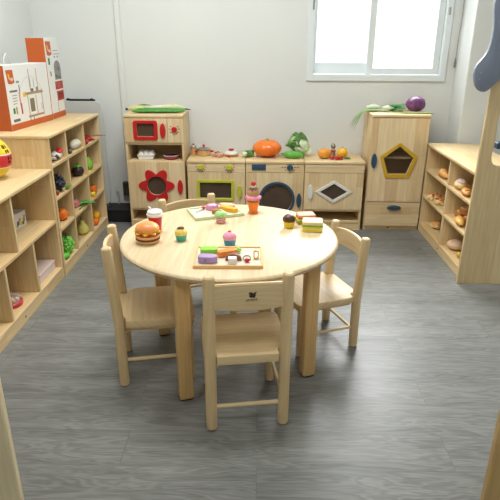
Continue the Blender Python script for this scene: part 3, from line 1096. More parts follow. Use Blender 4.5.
# mangosteen
f = v3('mangosteen', 'dark purple mangosteen with green leaf cap, middle cubby', (-1.185, 3.392, .472))
B().blob((0, 0, .034), (.040, .040, .035), .02, 2, 3, flatz=.034).obj('fruit', DKP, f)
for i in range(6):
    a = i*PI/3
    B().blob((.017*math.cos(a), .017*math.sin(a), .068), (.017, .010, .004), .1, 2, 2, i, rz=a, ry=.35).obj('leaf', GRN2, f)
B().tube([(0, 0, .066), (0, 0, .082)], .004, 8).obj('stem', GREEN, f)
# green pear
f = v3('green_pear', 'bright green pear in the second row right cubby', (-1.175, 3.575, .472))
B().lathe([(0, 0), (.02, .002), (.034, .018), (.037, .036), (.031, .056), (.020, .074), (.013, .086), (0, .09)], seg=24).obj('fruit', mat('pear_green', (126, 188, 66), .4), f)
B().tube([(0, 0, .087), (.005, .002, .104)], .002, 6).obj('stem', DARK, f)
f = v3('lemon_slice', 'small yellow slice under the green pear', (-1.150, 3.518, .472))
B().lathe([(0, 0), (.014, 0), (.014, .006), (0, .006)], seg=18).obj('slice', mat('lemon_yellow', (228, 204, 60), .5), f)
# third row
f = v3('toy_orange', 'whole orange in the third row left cubby', (-1.188, 3.04, .287), cat='orange')
B().blob((0, 0, .035), (.037, .037, .035), .01, 2, 4, flatz=.0348).obj('fruit', ORNG, f)
B().lathe([(0, .069), (.004, .069), (.003, .072), (0, .072)], seg=8).obj('stem', GREEN, f)
f = v3('turnip', 'pink turnip with green leaves in the third row middle cubby', (-1.185, 3.30, .287), math.radians(56))
B().tube([(-.06, 0, .012), (-.045, 0, .018), (-.02, 0, .026), (0, 0, .026), (.012, 0, .02)], [.002, .010, .024, .025, .012], 16).obj('root', two_tone('turnip_skin', (214, 96, 120), (232, 196, 190), 20, .4, .6), f)
for i in range(4):
    B().tube([(.008, 0, .022), (.05, .008*(i-1.5), .024), (.09, .02*(i-1.5), .016+.005*(i % 2)), (.125, .022*(i-1.5), .010)], [.005, .010, .012, .003], 8, .5).obj('leaf', mat('turnip_leaf', (76, 156, 62), .5), f)
f = v3('long_bean', 'thin dark green bean beneath the turnip leaves', (-1.143, 3.29, .287), math.radians(80))
B().tube([(-.05, 0, .005), (0, .004, .005), (.06, 0, .005)], [.002, .0045, .002], 8).obj('pod', GREEN, f)
f = v3('orange_pepper', 'orange bell pepper in the third row right cubby', (-1.170, 3.605, .287))
B().lathe([(0, 0), (.018, .002), (.026, .02), (.031, .045), (.026, .062), (.012, .066), (0, .060)], seg=28, flute=.07, nf=4).obj('fruit', mat('pepper_orange', (230, 112, 30), .3), f)
B().tube([(0, 0, .06), (.002, 0, .078)], .004, 8).obj('stem', GREEN, f)
f = v3('yellow_pepper', 'small yellow pepper in front of the orange one', (-1.153, 3.545, .287))
B().lathe([(0, 0), (.014, .002), (.020, .014), (.021, .028), (.014, .038), (0, .034)], seg=24, flute=.07, nf=4).obj('fruit', mat('pepper_yellow', (236, 196, 40), .3), f)
B().tube([(0, 0, .034), (.002, 0, .046)], .003, 8).obj('stem', GREEN, f)
# bottom row
f = v3('green_grapes', 'bunch of bright green grapes in the bottom left cubby', (-1.182, 3.035, .072))
g = B()
for i in range(80):
    a = random.uniform(0, 2*PI)
    h = random.uniform(.010, .105)
    r_ = .04*(1-abs(h-.06)/.11)
    g.blob((r_*math.cos(a), 1.1*r_*math.sin(a), h), (.011, .011, .011), sub=2)
g.blob((0, 0, .055), (.032, .036, .046), sub=3)
g.obj('grape_cluster', mat('green_grape', (126, 208, 84), .35), f)
B().tube([(0, 0, .1), (.003, .006, .13)], .003, 8).obj('stem', GREEN, f)
f = v3('green_pod', 'smooth bright green pod before the green grapes', (-1.157, 2.945, .072), math.radians(80))
B().tube([(-.035, 0, .03), (-.02, 0, .022), (.01, 0, .02), (.035, 0, .026)], [.004, .018, .018, .004], 12).obj('pod', mat('pod_green', (96, 200, 60), .35), f)
f = v3('yellow_pear', 'pale yellow pear in the bottom middle cubby', (-1.195, 3.385, .072))
B().lathe([(0, 0), (.024, .002), (.040, .02), (.042, .04), (.032, .062), (.019, .08), (.013, .094), (0, .1)], seg=28).obj('fruit', mat('pear_yellow', (214, 206, 110), .4), f)
B().tube([(0, 0, .098), (-.006, .002, .12)], .002, 6).obj('stem', DARK, f)
f = v3('small_mango', 'yellow orange mango in the bottom right cubby', (-1.180, 3.655, .072))
B().blob((0, 0, .044), (.030, .040, .034), .04, 2, 3, 3, flatz=.044).obj('fruit', mat('mango_skin', (240, 172, 36), .4), f)
f = v3('small_tangerine', 'orange tangerine beside the mango in the bottom right cubby', (-1.166, 3.575, .072))
B().blob((0, 0, .026), (.028, .028, .026), .02, 2, 3, flatz=.0258).obj('fruit', ORNG, f)
B().lathe([(0, .051), (.003, .051), (0, .055)], seg=8).obj('stem', GREEN, f)

# ------------------------------------------------------------------ bread in the right shelf
CRUST = two_tone('crust', (234, 184, 108), (204, 128, 54), 22, .35, .65, .5, bump=.2)
CRUMB = two_tone('crumb', (240, 218, 160), (228, 190, 120), 30, .4, .6, .7, bump=.3)
GB = 'play bread in the right shelf'


def bread(name, label, loc, rz=0):
    return thing(name, label, 'bread', loc, rz, GB)


f = bread('croissant', 'brown croissant in the top row, first cubby', (1.215, 3.455, .465), math.radians(85))
pts = [(-.055, -.02, .018), (-.035, .005, .024), (0, .016, .032), (.035, .005, .024), (.055, -.02, .018)]
cr1 = B()
cr1.tube(pts, [.006, .019, .031, .019, .006], 16)
for i in range(5):
    p = Vector(pts[i])
cr1.obj('croissant_body', CRUST, f)
for i, (k, r_) in enumerate(((-.028, .024), (-.012, .031), (.012, .031), (.028, .024))):
    B().blob((k, .012-abs(k)*.3, .030), (.008, r_*.9, r_), .05, 2, 2, i, flatz=.026).obj('pastry_fold', mat('crust_dark', (206, 122, 44), .45), f)
f = bread('cream_roll', 'pale cream topped roll in the top row, second cubby', (1.222, 3.185, .465), math.radians(75))
B().blob((0, 0, .027), (.062, .04, .027), .04, 2, 3, 4, flatz=.0268).obj('roll', CRUMB, f)
B().blob((0, 0, .048), (.05, .026, .009), .2, 4, 3, 5).obj('cream_topping', mat('mauve_cream', (226, 204, 204), .6), f)
f = bread('glazed_bread', 'shiny orange brown loaf before the pale roll', (1.207, 3.045, .465), math.radians(80))
B().blob((0, 0, .02), (.06, .03, .02), .08, 3, 3, 6, flatz=.0198).obj('loaf', CRUST, f)
for k in (-.03, 0, .03):
    B().blob((k, 0, .036), (.006, .02, .005), sub=2, rz=.4).obj('glaze_stripe', mat('crust_dark', (206, 122, 44), .45), f)
for i, (x, y, rz_, lab) in enumerate(((1.215, 3.60, 20, 'star shaped pastry in the middle row far cubby'), (1.222, 3.49, -40, 'twisted pastry beside the star pastry'))):
    f = bread('pastry', lab, (x, y, .275), math.radians(rz_))
    B().blob((0, 0, .016), (.048, .040, .019), .25, 3, 3, i+7, flatz=.0155).obj('pastry_base', CRUMB, f)
    for k in range(4):
        a = k*PI/2+.4
        B().blob((.022*math.cos(a), .022*math.sin(a), .034), (.024, .008, .008), .15, 3, 2, k, rz=a+.5, ry=-.3).obj('pastry_ridge', mat('crust_red', (192, 104, 40), .45), f)
for i, (x, y, dz) in enumerate(((1.280, 3.215, 0), (1.288, 3.10, 0), (1.283, 3.16, .039))):
    f = bread('bread_roll', ['thick round bread slice at the back of the middle row', 'round bread slice leaning forward in the middle row', 'round bread slice on top of the other two'][i], (x, y, .275+dz), 0)
    B().lathe([(0, 0), (.046, 0), (.052, .006), (.052, .030), (.046, .036), (0, .036)], seg=30).obj('crust', mat('roll_crust', (188, 118, 58), .6), f)
    B().lathe([(0, .0355), (.044, .0355), (.043, .038), (0, .0385)], seg=30).obj('crumb', CRUMB, f)
f = bread('long_loaf', 'golden oblong loaf at the front of the middle row', (1.205, 3.075, .275), math.radians(78))
B().blob((0, 0, .022), (.075, .028, .022), .03, 2, 3, 11, flatz=.0218).obj('loaf', two_tone('gold_crust', (236, 186, 96), (214, 148, 60), 14, .4, .65, .45), f)
f = bread('round_bun', 'small round bun in the bottom row far cubby', (1.255, 3.60, .065))
B().blob((0, 0, .024), (.042, .042, .024), .02, 2, 3, 12, flatz=.0238).obj('bun_base', CRUMB, f)
B().blob((0, 0, .030), (.040, .040, .021), .03, 2, 3, 13, flatz=.006).obj('bun_top', CRUST, f)
f = bread('flat_bun', 'pale pinkish bun in the bottom row near cubby', (1.262, 3.20, .065))
B().blob((0, 0, .030), (.062, .062, .030), .02, 2, 3, 14, flatz=.0298).obj('bun', two_tone('pink_bun', (228, 196, 164), (214, 168, 126), 12, .4, .6, .6), f)
f = bread('yellow_pastry', 'tiny yellow pastry at the front of the bottom row', (1.235, 3.06, .065))
B().blob((0, 0, .016), (.024, .02, .016), .2, 3, 3, 15, flatz=.0155).obj('pastry', mat('yellow_pastry', (234, 204, 96), .5, vary=.12), f)

# ------------------------------------------------------------------ on the tower
TT_ = .822
lk = thing('leek_bundle', 'bundle of long green leeks lying on the tower', 'leek', (-.73, 3.85, TT_), 0)
for i in range(6):
    y = -.04+.018*i
    x0 = -.15+.02*(i % 3)
    B().tube([(x0-.02, y, .013), (x0+.02, y, .014+.006*(i % 2)), (x0+.16, y+.004, .016), (x0+.30, y+.01, .014)],
             [.006, .011, .012, .008], 10, .8).obj('leek_leaf', mat('leek_green', (70, 150, 58), .4, vary=.25, bscale=50) if i != 4 else GREEN, lk)
lk2 = thing('toy_corn', 'pale husked corn lying behind the left end of the leeks', 'corn', (-.87, 3.925, TT_), math.radians(12))
B().tube([(-.085, 0, .018), (-.07, 0, .02), (-.03, 0, .024), (.03, 0, .022), (.07, 0, .018)], [.008, .012, .022, .02, .008], 14).obj('cob', two_tone('husk_pale', (222, 214, 160), (196, 200, 120), 25, .4, .6, .5), lk2)
B().tube([(-.1, 0, .016), (-.08, 0, .018)], [.008, .009], 8).obj('stalk', DARK, lk2)
B().tube([(-.02, -.005, .042), (.03, 0, .046), (.08, .006, .04)], [.004, .011, .003], 8, .5).obj('husk_leaf', GREEN, lk2)
wr = thing('white_spring_onion', 'long pale spring onion lying behind the leeks', 'spring onion', (-.67, 3.965, TT_), math.radians(2))
B().tube([(-.13, 0, .02), (0, 0, .026), (.08, 0, .024), (.12, 0, .016)], [.012, .022, .020, .006], 12).obj('stalk', two_tone('onion_pale', (226, 224, 196), (196, 210, 150), 12, .4, .6, .5), wr)
B().tube([(.11, 0, .014), (.14, -.005, .012), (.165, -.018, .011)], [.006, .005, .002], 8).obj('tip', mat('dark_tip', (40, 46, 36), .6), wr)

# in the tower niche
eg = thing('egg_carton', 'white egg carton in the open niche of the tower', 'egg carton', (-.815, 3.80, .505))
g = B()
g.prism([(-.052, 0), (.052, 0), (.058, .03), (-.058, .03)], 'xz', -.035, .035, bev=.003)
g.obj('tray', WHITE, eg)
g = B()
for i in range(3):
    for j in range(2):
        g.lathe([(.021, .03), (.019, .045), (.013, .058), (0, .061)], c=(-.035+.035*i, -.017+.034*j, 0), seg=12)
g.box(-.062, .062, -.04, .04, .028, .034, .001)
g.obj('lid', WHITE, eg)
pn = thing('toy_bowl', 'pink rimmed bowl in the open niche of the tower', 'bowl', (-.640, 3.80, .505))
B().lathe([(0, 0), (.035, 0), (.048, .012), (.056, .028), (.052, .028), (.044, .014), (0, .006)], seg=32).obj('bowl', mat('bowl_pink', (176, 84, 96), .4), pn)
B().lathe([(.050, .027), (.057, .027), (.057, .031), (.050, .031), (.050, .027)], seg=32).obj('rim', mat('bowl_rim', (232, 196, 200), .4), pn)
B().blob((0, 0, .016), (.034, .034, .009), .1, 3, 3, 2).obj('filling', mat('bowl_white', (226, 220, 216), .5), pn)
B().tube([(.05, 0, .028), (.075, .01, .034), (.09, .012, .034)], [.006, .006, .004], 8).obj('handle', mat('bowl_pink', (176, 84, 96), .4), pn)

# ------------------------------------------------------------------ cookware on the stove
ZS = .51
WOODT = mat('toy_wood_tan', (206, 164, 108), .5, vary=.06, bscale=20)
jr = thing('toy_jar', 'small wooden jar with grey lid beside the pot', 'jar', (-.492, 3.93, ZS))
B().lathe([(0, 0), (.022, 0), (.024, .004), (.024, .045), (.020, .048), (0, .048)], seg=22).obj('jar_body', WOODT, jr)
B().lathe([(.022, .048), (.022, .060), (.014, .070), (0, .072)], seg=20).obj('lid', STEEL, jr)
B().blob((0, 0, .077), (.007, .007, .007), sub=2).obj('knob', RED, jr)
pt = thing('toy_pot', 'wooden toy pot with steel lid and red handles', 'pot', (-.415, 3.915, ZS))
B().lathe([(0, 0), (.045, 0), (.048, .004), (.048, .042), (.044, .044), (0, .044)], seg=36).obj('pot_body', WOODT, pt)
ld = B().lathe([(.051, .043), (.051, .047), (.040, .054), (.02, .058), (0, .059)], seg=36).obj('lid', STEEL, pt)
B().lathe([(.006, .058), (.006, .066), (.010, .070), (.009, .078), (0, .08)], seg=14).obj('knob', RED, ld)
for s in (-1, 1):
    B().tube([(s*.046, 0, .030), (s*.062, 0, .030), (s*.072, 0, .028)], [.008, .009, .007], 10).obj('handle', RED, pt)
for i, (x, y, lab) in enumerate(((-.335, 3.845, 'small pink toy cup with red loop handle, next to the pot'), (-.29, 3.83, 'small pink toy cup between the pot and the pan'))):
    cu_ = thing('toy_cup', lab, 'cup', (x, y, ZS), -.4+.8*i)
    B().lathe([(0, 0), (.010, 0), (.014, .004), (.018, .022), (.016, .022), (.011, .006), (0, .004)], seg=20).obj('cup_body', mat('cup_pink', (222, 168, 150), .45), cu_)
    B().tube([(.015, 0, .018), (.026, 0, .017), (.026, 0, .008), (.013, 0, .006)], .0025, 8).obj('handle', REDI, cu_)
    B().lathe([(0, .010), (.013, .012), (.012, .018), (0, .02)], seg=14).obj('filling', REDI, cu_)
sc_ = thing('toy_scissors_tongs', 'small red and dark tongs leaning behind the toy cups', 'tongs', (-.322, 3.90, ZS), .3)
B().tube([(-.02, 0, .004), (-.005, 0, .022), (.012, 0, .03), (.024, 0, .022)], .003, 8).obj('arm', BLACK, sc_)
B().tube([(.02, .008, .004), (.005, .008, .018), (-.012, .008, .026)], .003, 8).obj('arm', RED, sc_)
pa = thing('toy_pan', 'wooden toy pan with white lid and red knob', 'pan', (-.212, 3.895, ZS))
B().lathe([(0, 0), (.040, 0), (.055, .016), (.058, .018), (.054, .020), (0, .018)], seg=36).obj('pan_body', WOODT, pa)
ld = B().lathe([(.050, .019), (.050, .023), (.036, .034), (.015, .040), (0, .041)], seg=36).obj('lid', OFFW, pa)
B().lathe([(.008, .040), (.020, .045), (.021, .052), (0, .055)], seg=18).obj('knob', RED, ld)
B().tube([(-.052, -.01, .014), (-.085, -.02, .012), (-.1, -.024, .011)], [.006, .007, .005], 8).obj('handle', mat('pan_handle', (214, 150, 120), .5), pa)
B().blob((-.014, -.06, .008), (.012, .008, .008), .05, 2, 2).obj('side_handle', RED, pa)


# ------------------------------------------------------------------ vegetables on the washing machine
def leafy(parent, n_, base, r0, r1, h0, h1, m_, tilt, name='leaf', seed=1, M=None):
    rnd = random.Random(seed)
    for i in range(n_):
        a = 2*PI*i/n_*1.0+rnd.uniform(-.2, .2)
        L_ = B()
        t = bmesh.new()
        nu, nv = 8, 8
        gd = []
        rr = r0+(r1-r0)*rnd.random()
        hh = h0+(h1-h0)*rnd.random()
        for u in range(nu+1):
            row = []
            s_ = u/nu
            wd = rr*(math.sin(PI*min(1, s_*.75+.12)))*1.0
            for v in range(nv+1):
                q = v/nv*2-1
                x = q*wd
                y = -(.012+tilt*s_**1.6*hh)-q*q*-.25*wd+.004*math.sin(9*q+6*s_)
                z = base+s_*hh+.004*math.sin(7*q+i)
                row.append(t.verts.new((x, y, z)))
            gd.append(row)
        for u in range(nu):
            for v in range(nv):
                t.faces.new((gd[u][v], gd[u][v+1], gd[u+1][v+1], gd[u+1][v]))
        bmesh.ops.solidify(t, geom=t.faces[:], thickness=.0022)
        bmesh.ops.recalc_face_normals(t, faces=t.faces[:])
        L_._merge(t, (M or Matrix.Identity(4)) @ RZ(a))
        L_.obj(name, m_, parent)


BOKG = two_tone('bok_green', (96, 168, 70), (176, 212, 128), 26, .4, .62, .5)
bk_ = thing('bok_choy', 'small green bok choy lying left of the pumpkin', 'vegetable', (-.100, 3.85, ZS), math.radians(22))
M = TR((-.03, 0, .026)) @ RY(PI/2)
leafy(bk_, 6, 0, .020, .026, .075, .09, BOKG, .12, seed=4, M=M)
B().tube([(-.035, 0, .024), (-.015, 0, .026), (.02, 0, .026)], [.014, .020, .014], 14).obj('stalk_base', mat('bok_white', (222, 228, 200), .5), bk_)
# pumpkin
pk = thing('pumpkin', 'glossy orange pumpkin on the washing machine', 'pumpkin', (.050, 3.885, ZS))
t = bmesh.new()
bmesh.ops.create_uvsphere(t, u_segments=80, v_segments=32, radius=1)
for v in t.verts:
    a = math.atan2(v.co.y, v.co.x)
    rh = math.hypot(v.co.x, v.co.y)
    rib = 1-.07*abs(math.sin(5*a))**.5*0 - .06*(math.cos(10*a)*-.5+.5)*rh
    z = v.co.z
    dimp = .30*max(0, 1-rh/.45)**1.4
    v.co = Vector((v.co.x*.106*rib, v.co.y*.10*rib, .062+(z-math.copysign(dimp, z))*.062*(1-.04*(math.cos(10*a)*-.5+.5))))
    v.co.z = max(v.co.z, 0)
q = B()
q.bm.free()
q.bm = t
q.obj('pumpkin_body', two_tone('pumpkin_skin', (242, 132, 44), (234, 108, 26), 9, .35, .7, .28), pk, ang=80)
B().lathe([(.016, .1), (.011, .106), (.009, .125), (.011, .131), (0, .132)], seg=20, flute=.12, nf=5).obj('stem', mat('pumpkin_stem', (176, 186, 96), .5), pk)
# napa cabbage, leaning to the left
nc = thing('chinese_cabbage', 'big chinese cabbage with white ribs right of the pumpkin', 'cabbage', (.285, 3.90, ZS), math.radians(0))
CABG = two_tone('cabbage_leaf', (96, 170, 78), (174, 212, 138), 16, .38, .62, .5, bump=.4)
CABW = two_tone('cabbage_rib', (216, 226, 196), (170, 204, 140), 14, .45, .6, .5)
M = TR((.060, .0, .038)) @ RY(math.radians(-54)) @ Matrix.Scale(1.22, 4)
B().blob((0, 0, .055), (.043, .043, .068), .08, 3, 4, 3, mtx=M).obj('heart', CABW, nc)
leafy(nc, 5, .0, .046, .052, .115, .135, CABG, .30, seed=9, M=M)
leafy(nc, 4, .0, .030, .034, .09, .10, CABW, .16, 'rib', seed=5, M=M)
B().lathe([(0, -.022), (.022, -.02), (.028, 0), (.02, .012)], seg=20, mtx=M).obj('stalk_base', mat('cabbage_white', (232, 232, 214), .5), nc)
M2 = TR((.05, .02, .035)) @ RY(math.radians(-24)) @ RX(.2) @ Matrix.Scale(1.2, 4)
leafy(nc, 1, .0, .036, .036, .135, .135, two_tone('cabbage_outer', (104, 172, 92), (196, 220, 170), 12, .42, .6, .5), .1, seed=2, M=M2)
# bumpy cucumber / bitter gourd
bg = thing('bitter_gourd', 'bumpy green gourd in front of the chinese cabbage', 'gourd', (.237, 3.825, ZS), math.radians(-10))
t = bmesh.new()
bmesh.ops.create_icosphere(t, subdivisions=5, radius=1)
for v in t.verts:
    n_ = v.co.normalized()
    q_ = 1+.12*noise.noise(Vector((n_.x*11, n_.y*6, n_.z*6)))
    v.co = Vector((n_.x*.074, n_.y*.029, n_.z*.027))*q_+Vector((0, 0, .027))
    v.co.z = max(v.co.z, .0)
q = B()
q.bm.free()
q.bm = t
q.obj('gourd_body', mat('gourd_green', (100, 176, 70), .4, vary=.12), bg, ang=80)
B().tube([(-.072, 0, .027), (-.086, 0, .032)], .004, 8).obj('stem', GREEN, bg)

# ------------------------------------------------------------------ fruit on the cupboard
mg = thing('mango', 'orange and green mango on the right cupboard', 'mango', (.465, 3.835, ZS))
B().blob((0, 0, .037), (.050, .035, .036), .02, 2, 4, 1, flatz=.0365, rz=.1).obj('fruit', two_tone('mango_blush', (240, 156, 52), (206, 168, 60), 10, .45, .7, .35), mg)
B().tube([(-.04, 0, .05), (-.048, 0, .056)], .003, 6).obj('stem', DARK, mg)
bt = thing('seasoning_bottle', 'little glass seasoning bottle behind the fruit on the cupboard', 'bottle', (.536, 3.925, ZS))
B().lathe([(0, 0), (.017, 0), (.019, .003), (.019, .045), (.012, .056), (.012, .06)], seg=22).obj('glass_body', CLEARP, bt)
B().lathe([(0, .002), (.016, .002), (.016, .028), (0, .028)], seg=20).obj('contents', mat('herb_green', (70, 84, 50), .7), bt)
B().lathe([(.013, .056), (.017, .060), (.018, .074), (.013, .086), (.006, .091), (0, .093)], seg=22).obj('cap', mat('cap_grey', (150, 148, 136), .25, .8), bt)
B().lathe([(.0195, .03), (.0198, .03), (.0198, .044), (.0195, .044)], seg=22).obj('label_band', REDI, bt)
lm = thing('yellow_apple', 'golden yellow apple behind the strawberries', 'apple', (.594, 3.86, ZS))
B().blob((0, 0, .036), (.040, .038, .036), .015, 2, 4, 5, flatz=.0356).obj('fruit', two_tone('lemon_gold', (242, 190, 40), (232, 160, 34), 9, .4, .7, .35), lm)
B().tube([(0, 0, .07), (.002, 0, .082)], .0025, 6).obj('stem', DARK, lm)
SB = mat('berry_red2', (196, 36, 44), .35)
for i, (x, y, lab) in enumerate(((.515, 3.795, 'strawberry at the left of the red row on the cupboard'), (.548, 3.782, 'strawberry in the middle of the red row on the cupboard'),
                                 (.580, 3.79, 'strawberry at the right of the red row on the cupboard'))):
    s_ = thing('strawberry', lab, 'strawberry', (x, y, ZS), .7*i, 'strawberries on the cupboard')
    B().blob((0, 0, .015), (.019, .015, .015), .04, 3, 3, i, flatz=.0148).obj('fruit', SB, s_)
    B().lathe([(.008, -.001), (.003, .002), (0, .002)], seg=10, flute=.4, nf=5, mtx=TR((-.017, 0, .019)) @ RY(-PI/2)).obj('leaf_cap', GREEN, s_)
lf = thing('green_leaf', 'small dark green leaf at the right end of the cupboard fruit', 'leaf', (.628, 3.815, ZS))
B().blob((0, 0, .007), (.022, .012, .006), .15, 3, 3, 1).obj('blade', GREEN, lf)

# ------------------------------------------------------------------ on the fridge
ZF = .834
pc = thing('purple_cabbage', 'purple round cabbage on the fridge', 'cabbage', (1.095, 3.905, ZF))
B().blob((0, 0, .053), (.068, .064, .052), .035, 4, 4, 8, flatz=.052).obj('head', two_tone('purple_leaf', (96, 44, 96), (132, 76, 132), 9, .4, .65, .4, bump=.3, dist=1), pc)
for i in range(5):
    a = i*2*PI/5+.3
    B().blob((.030*math.cos(a), .028*math.sin(a), .092), (.030, .024, .008), .15, 3, 3, i, rz=a, ry=.5).obj('leaf', two_tone('purple_leaf_veined', (112, 58, 112), (206, 180, 206), 12, .5, .75, .4), pc)
on = thing('spring_onion', 'spring onion with white bulb and long leaves hanging over the fridge', 'spring onion', (.85, 3.90, ZF))
for i in range(7):
    y = -.045+.012*i
    B().tube([(.05, y*.3+.0, .014+.003*(i % 3)), (-.03, y*.6, .016), (-.095, y*.9, .013), (-.128, y-.01, .004), (-.158-.012*(i % 3), y-.02, -.030-.01*(i % 4)), (-.185-.012*(i % 3), y-.028, -.085-.014*(i % 4))],
             [.005, .0055, .005, .0045, .0035, .001], 8, .5).obj('leaf', two_tone('onion_leaf', (100, 150, 70), (160, 190, 120), 8, .4, .6, .5), on)
B().tube([(-.09, .05, .022), (-.04, .048, .028), (.0, .045, .026)], [.012, .021, .010], 12).obj('bulb', mat('onion_white', (228, 230, 206), .5), on)
gl = thing('green_pak_choi', 'curly green pak choi lying beside the purple cabbage', 'vegetable', (.968, 3.925, ZF), math.radians(0))
M = TR((-.07, 0, .024)) @ RY(PI/2)
leafy(gl, 5, 0, .020, .026, .11, .135, two_tone('choi_green', (80, 180, 100), (190, 228, 180), 20, .42, .6, .5), .12, seed=14, M=M)
B().tube([(-.1, 0, .022), (-.06, 0, .024), (0, 0, .024)], [.010, .018, .012], 14).obj('stalk', mat('choi_white', (226, 232, 214), .5), gl)
lb = thing('long_green_beans', 'flat olive green beans lying along the fridge front edge', 'beans', (1.03, 3.79, ZF))
for i in range(3):
    B().tube([(-.16+.06*i, .0+.014*i, .006), (-.04+.03*i, .004+.014*i, .008), (.13, -.004+.014*i, .006), (.17-.01*i, -.006+.013*i, .005)], [.002, .006, .006, .002], 8, .7).obj('pod', mat('olive_pod', (146, 164, 92), .5), lb)

# ------------------------------------------------------------------ on the round table
ZT = .55
TBG = 'play food on the round table'
# burger
bu = thing('toy_burger', 'toy hamburger with sesame bun at the left of the table', 'burger', (-.443, 1.985, ZT))
bu.scale = (.9, .9, .82)
BUN = two_tone('bun_top', (230, 142, 72), (242, 190, 120), 12, .4, .65, .4)
B().lathe([(0, 0), (.040, 0), (.048, .006), (.050, .016), (0, .018)], seg=36).obj('bottom_bun', mat('bun_pale', (232, 188, 124), .5), bu)
B().lathe([(0, .017), (.052, .017), (.054, .022), (.053, .027), (0, .028)], seg=48, flute=.02, nf=14).obj('patty', mat('patty_brown', (110, 50, 30), .6), bu)
B().lathe([(0, .027), (.051, .027), (.054, .034), (.051, .041), (0, .042)], seg=36).obj('middle_bun', mat('bun_pale', (232, 188, 124), .5), bu)
B().lathe([(0, .041), (.053, .041), (.055, .045), (.053, .050), (0, .050)], seg=48, flute=.02, nf=10).obj('tomato_layer', mat('tomato_red', (176, 40, 30), .4), bu)
B().prism([(x*1.0, y) for x, y in [((.051+.009*math.cos(8*a))*math.cos(a), (.051+.009*math.cos(8*a))*math.sin(a)) for a in [2*PI*i/64 for i in range(64)]]], 'xy', .050, .058, bev=.001).obj('cheese', mat('cheese_yellow', (240, 206, 40), .4), bu)
tp = B().lathe([(0, .058), (.048, .058), (.053, .064), (.052, .074), (.045, .086), (.030, .096), (.012, .101), (0, .1015)], seg=40).obj('top_bun', BUN, bu)
sd = B()
random.seed(5)
for i in range(26):
    a, r_ = random.uniform(0, 2*PI), .034*math.sqrt(random.random())
    zz = .1015-.0125*(r_/.036)**2
    sd.blob((r_*math.cos(a), r_*math.sin(a), zz), (.0026, .0016, .0012), sub=1, rz=a*3)
o = sd.obj('sesame', mat('sesame', (246, 230, 190), .5), tp)
o['kind'] = 'stuff'
# cup
cu = thing('toy_drink_cup', 'red drink cup with white lid and straw stub behind the burger', 'cup', (-.433, 2.10, ZT))
cu.scale = (.84, .84, .86)
B().lathe([(0, 0), (.026, 0), (.028, .003), (.035, .088), (0, .088)], seg=36).obj('cup_body', mat('cup_red', (206, 30, 34), .35), cu)
ld = B().lathe([(.035, .084), (.041, .085), (.041, .094), (.036, .096), (.037, .106), (.033, .111), (0, .111)], seg=36).obj('lid', WHITE, cu)
B().tube([(-.018, 0, .109), (-.022, 0, .122), (-.031, 0, .128)], [.006, .006, .005], 10).obj('straw', WHITE, ld)


def cupcake(label, loc, mcup, mtop, bands=None, s=1.0, cherry=None, h=1):
    t_ = thing('toy_cupcake', label, 'cupcake', loc, 0, TBG)
    B().lathe([(0, 0), (.019*s, 0), (.0215*s, .003), (.0265*s, .030*s), (.024*s, .0305*s), (0, .0305*s)], seg=48, flute=.03, nf=16).obj('cup', mcup, t_)
    if bands:
        for z in bands:
            rr = .020+.0065*(z/.03)
            B().lathe([(rr*s, (z-.002)*s), ((rr+.0016)*s, (z-.001)*s), ((rr+.0018)*s, (z+.001)*s), (rr*s, (z+.002)*s)], seg=32).obj('stripe', WHITE, t_)
    tp_ = B().lathe([(0, .030*s), (.027*s, .030*s), (.029*s, .036*s), (.027*s, .046*s), (.019*s, .056*s*h), (.008*s, .061*s*h), (0, .062*s*h)], seg=48, flute=.035, nf=8).obj('frosting', mtop, t_)
    if cherry:
        B().blob((0, 0, .062*s*h), (.008*s, .008*s, .006*s), sub=2).obj('topping', cherry, tp_)
    return t_, tp_


def sprinkle(tp_, s, cols, n_=12, seed=1):
    rnd = random.Random(seed)
    for i in range(n_):
        a, r_ = rnd.uniform(0, 2*PI), .021*math.sqrt(rnd.random())
        z = .062-.014*(r_/.021)**2
        B().box(-.0026, .0026, -.0009, .0009, -.0009, .0011, .0005, mtx=TR((r_*s*math.cos(a), r_*s*math.sin(a), z*s)) @ RZ(a*5)).obj('sprinkle', cols[i % len(cols)], tp_)


_, tp_ = cupcake('yellow topped cupcake in teal cup beside the burger', (-.313, 2.005, ZT), mat('teal', (70, 176, 158), .45), mat('frost_yellow', (240, 214, 110), .45), s=.88)
B().blob((0, 0, .052), (.014, .014, .005), .3, 4, 3, 4).obj('chocolate_sauce', mat('choc_sauce', (84, 40, 30), .3), tp_)
sprinkle(tp_, .88, [mat('choc_sauce', (84, 40, 30), .3), P_RED], 8, 3)
_, tp_ = cupcake('green topped cupcake in red and white striped cup at the table centre', (-.170, 2.235, ZT), mat('cup_pinkred', (206, 70, 78), .45), mat('frost_green', (166, 214, 136), .45), bands=(.006, .015, .024), s=.92, cherry=mat('frost_green_light', (190, 226, 160), .45))
_, tp_ = cupcake('pink topped cupcake in blue cup behind the near wooden tray', (-.115, 1.955, ZT), mat('cup_blue', (70, 160, 200), .45), mat('frost_pink', (238, 160, 190), .45), s=.93, cherry=mat('top_orange', (226, 110, 40), .4))
sprinkle(tp_, .93, [P_RED, mat('top_orange', (226, 110, 40), .4), WHITE], 10, 6)
_, tp_ = cupcake('chocolate cupcake in yellow cup left of the sandwiches', (.128, 2.182, ZT), mat('cup_yellow', (232, 204, 40), .45), mat('frost_choc', (84, 48, 36), .35), s=.96)
sprinkle(tp_, .96, [WHITE, P_Y], 10, 9)

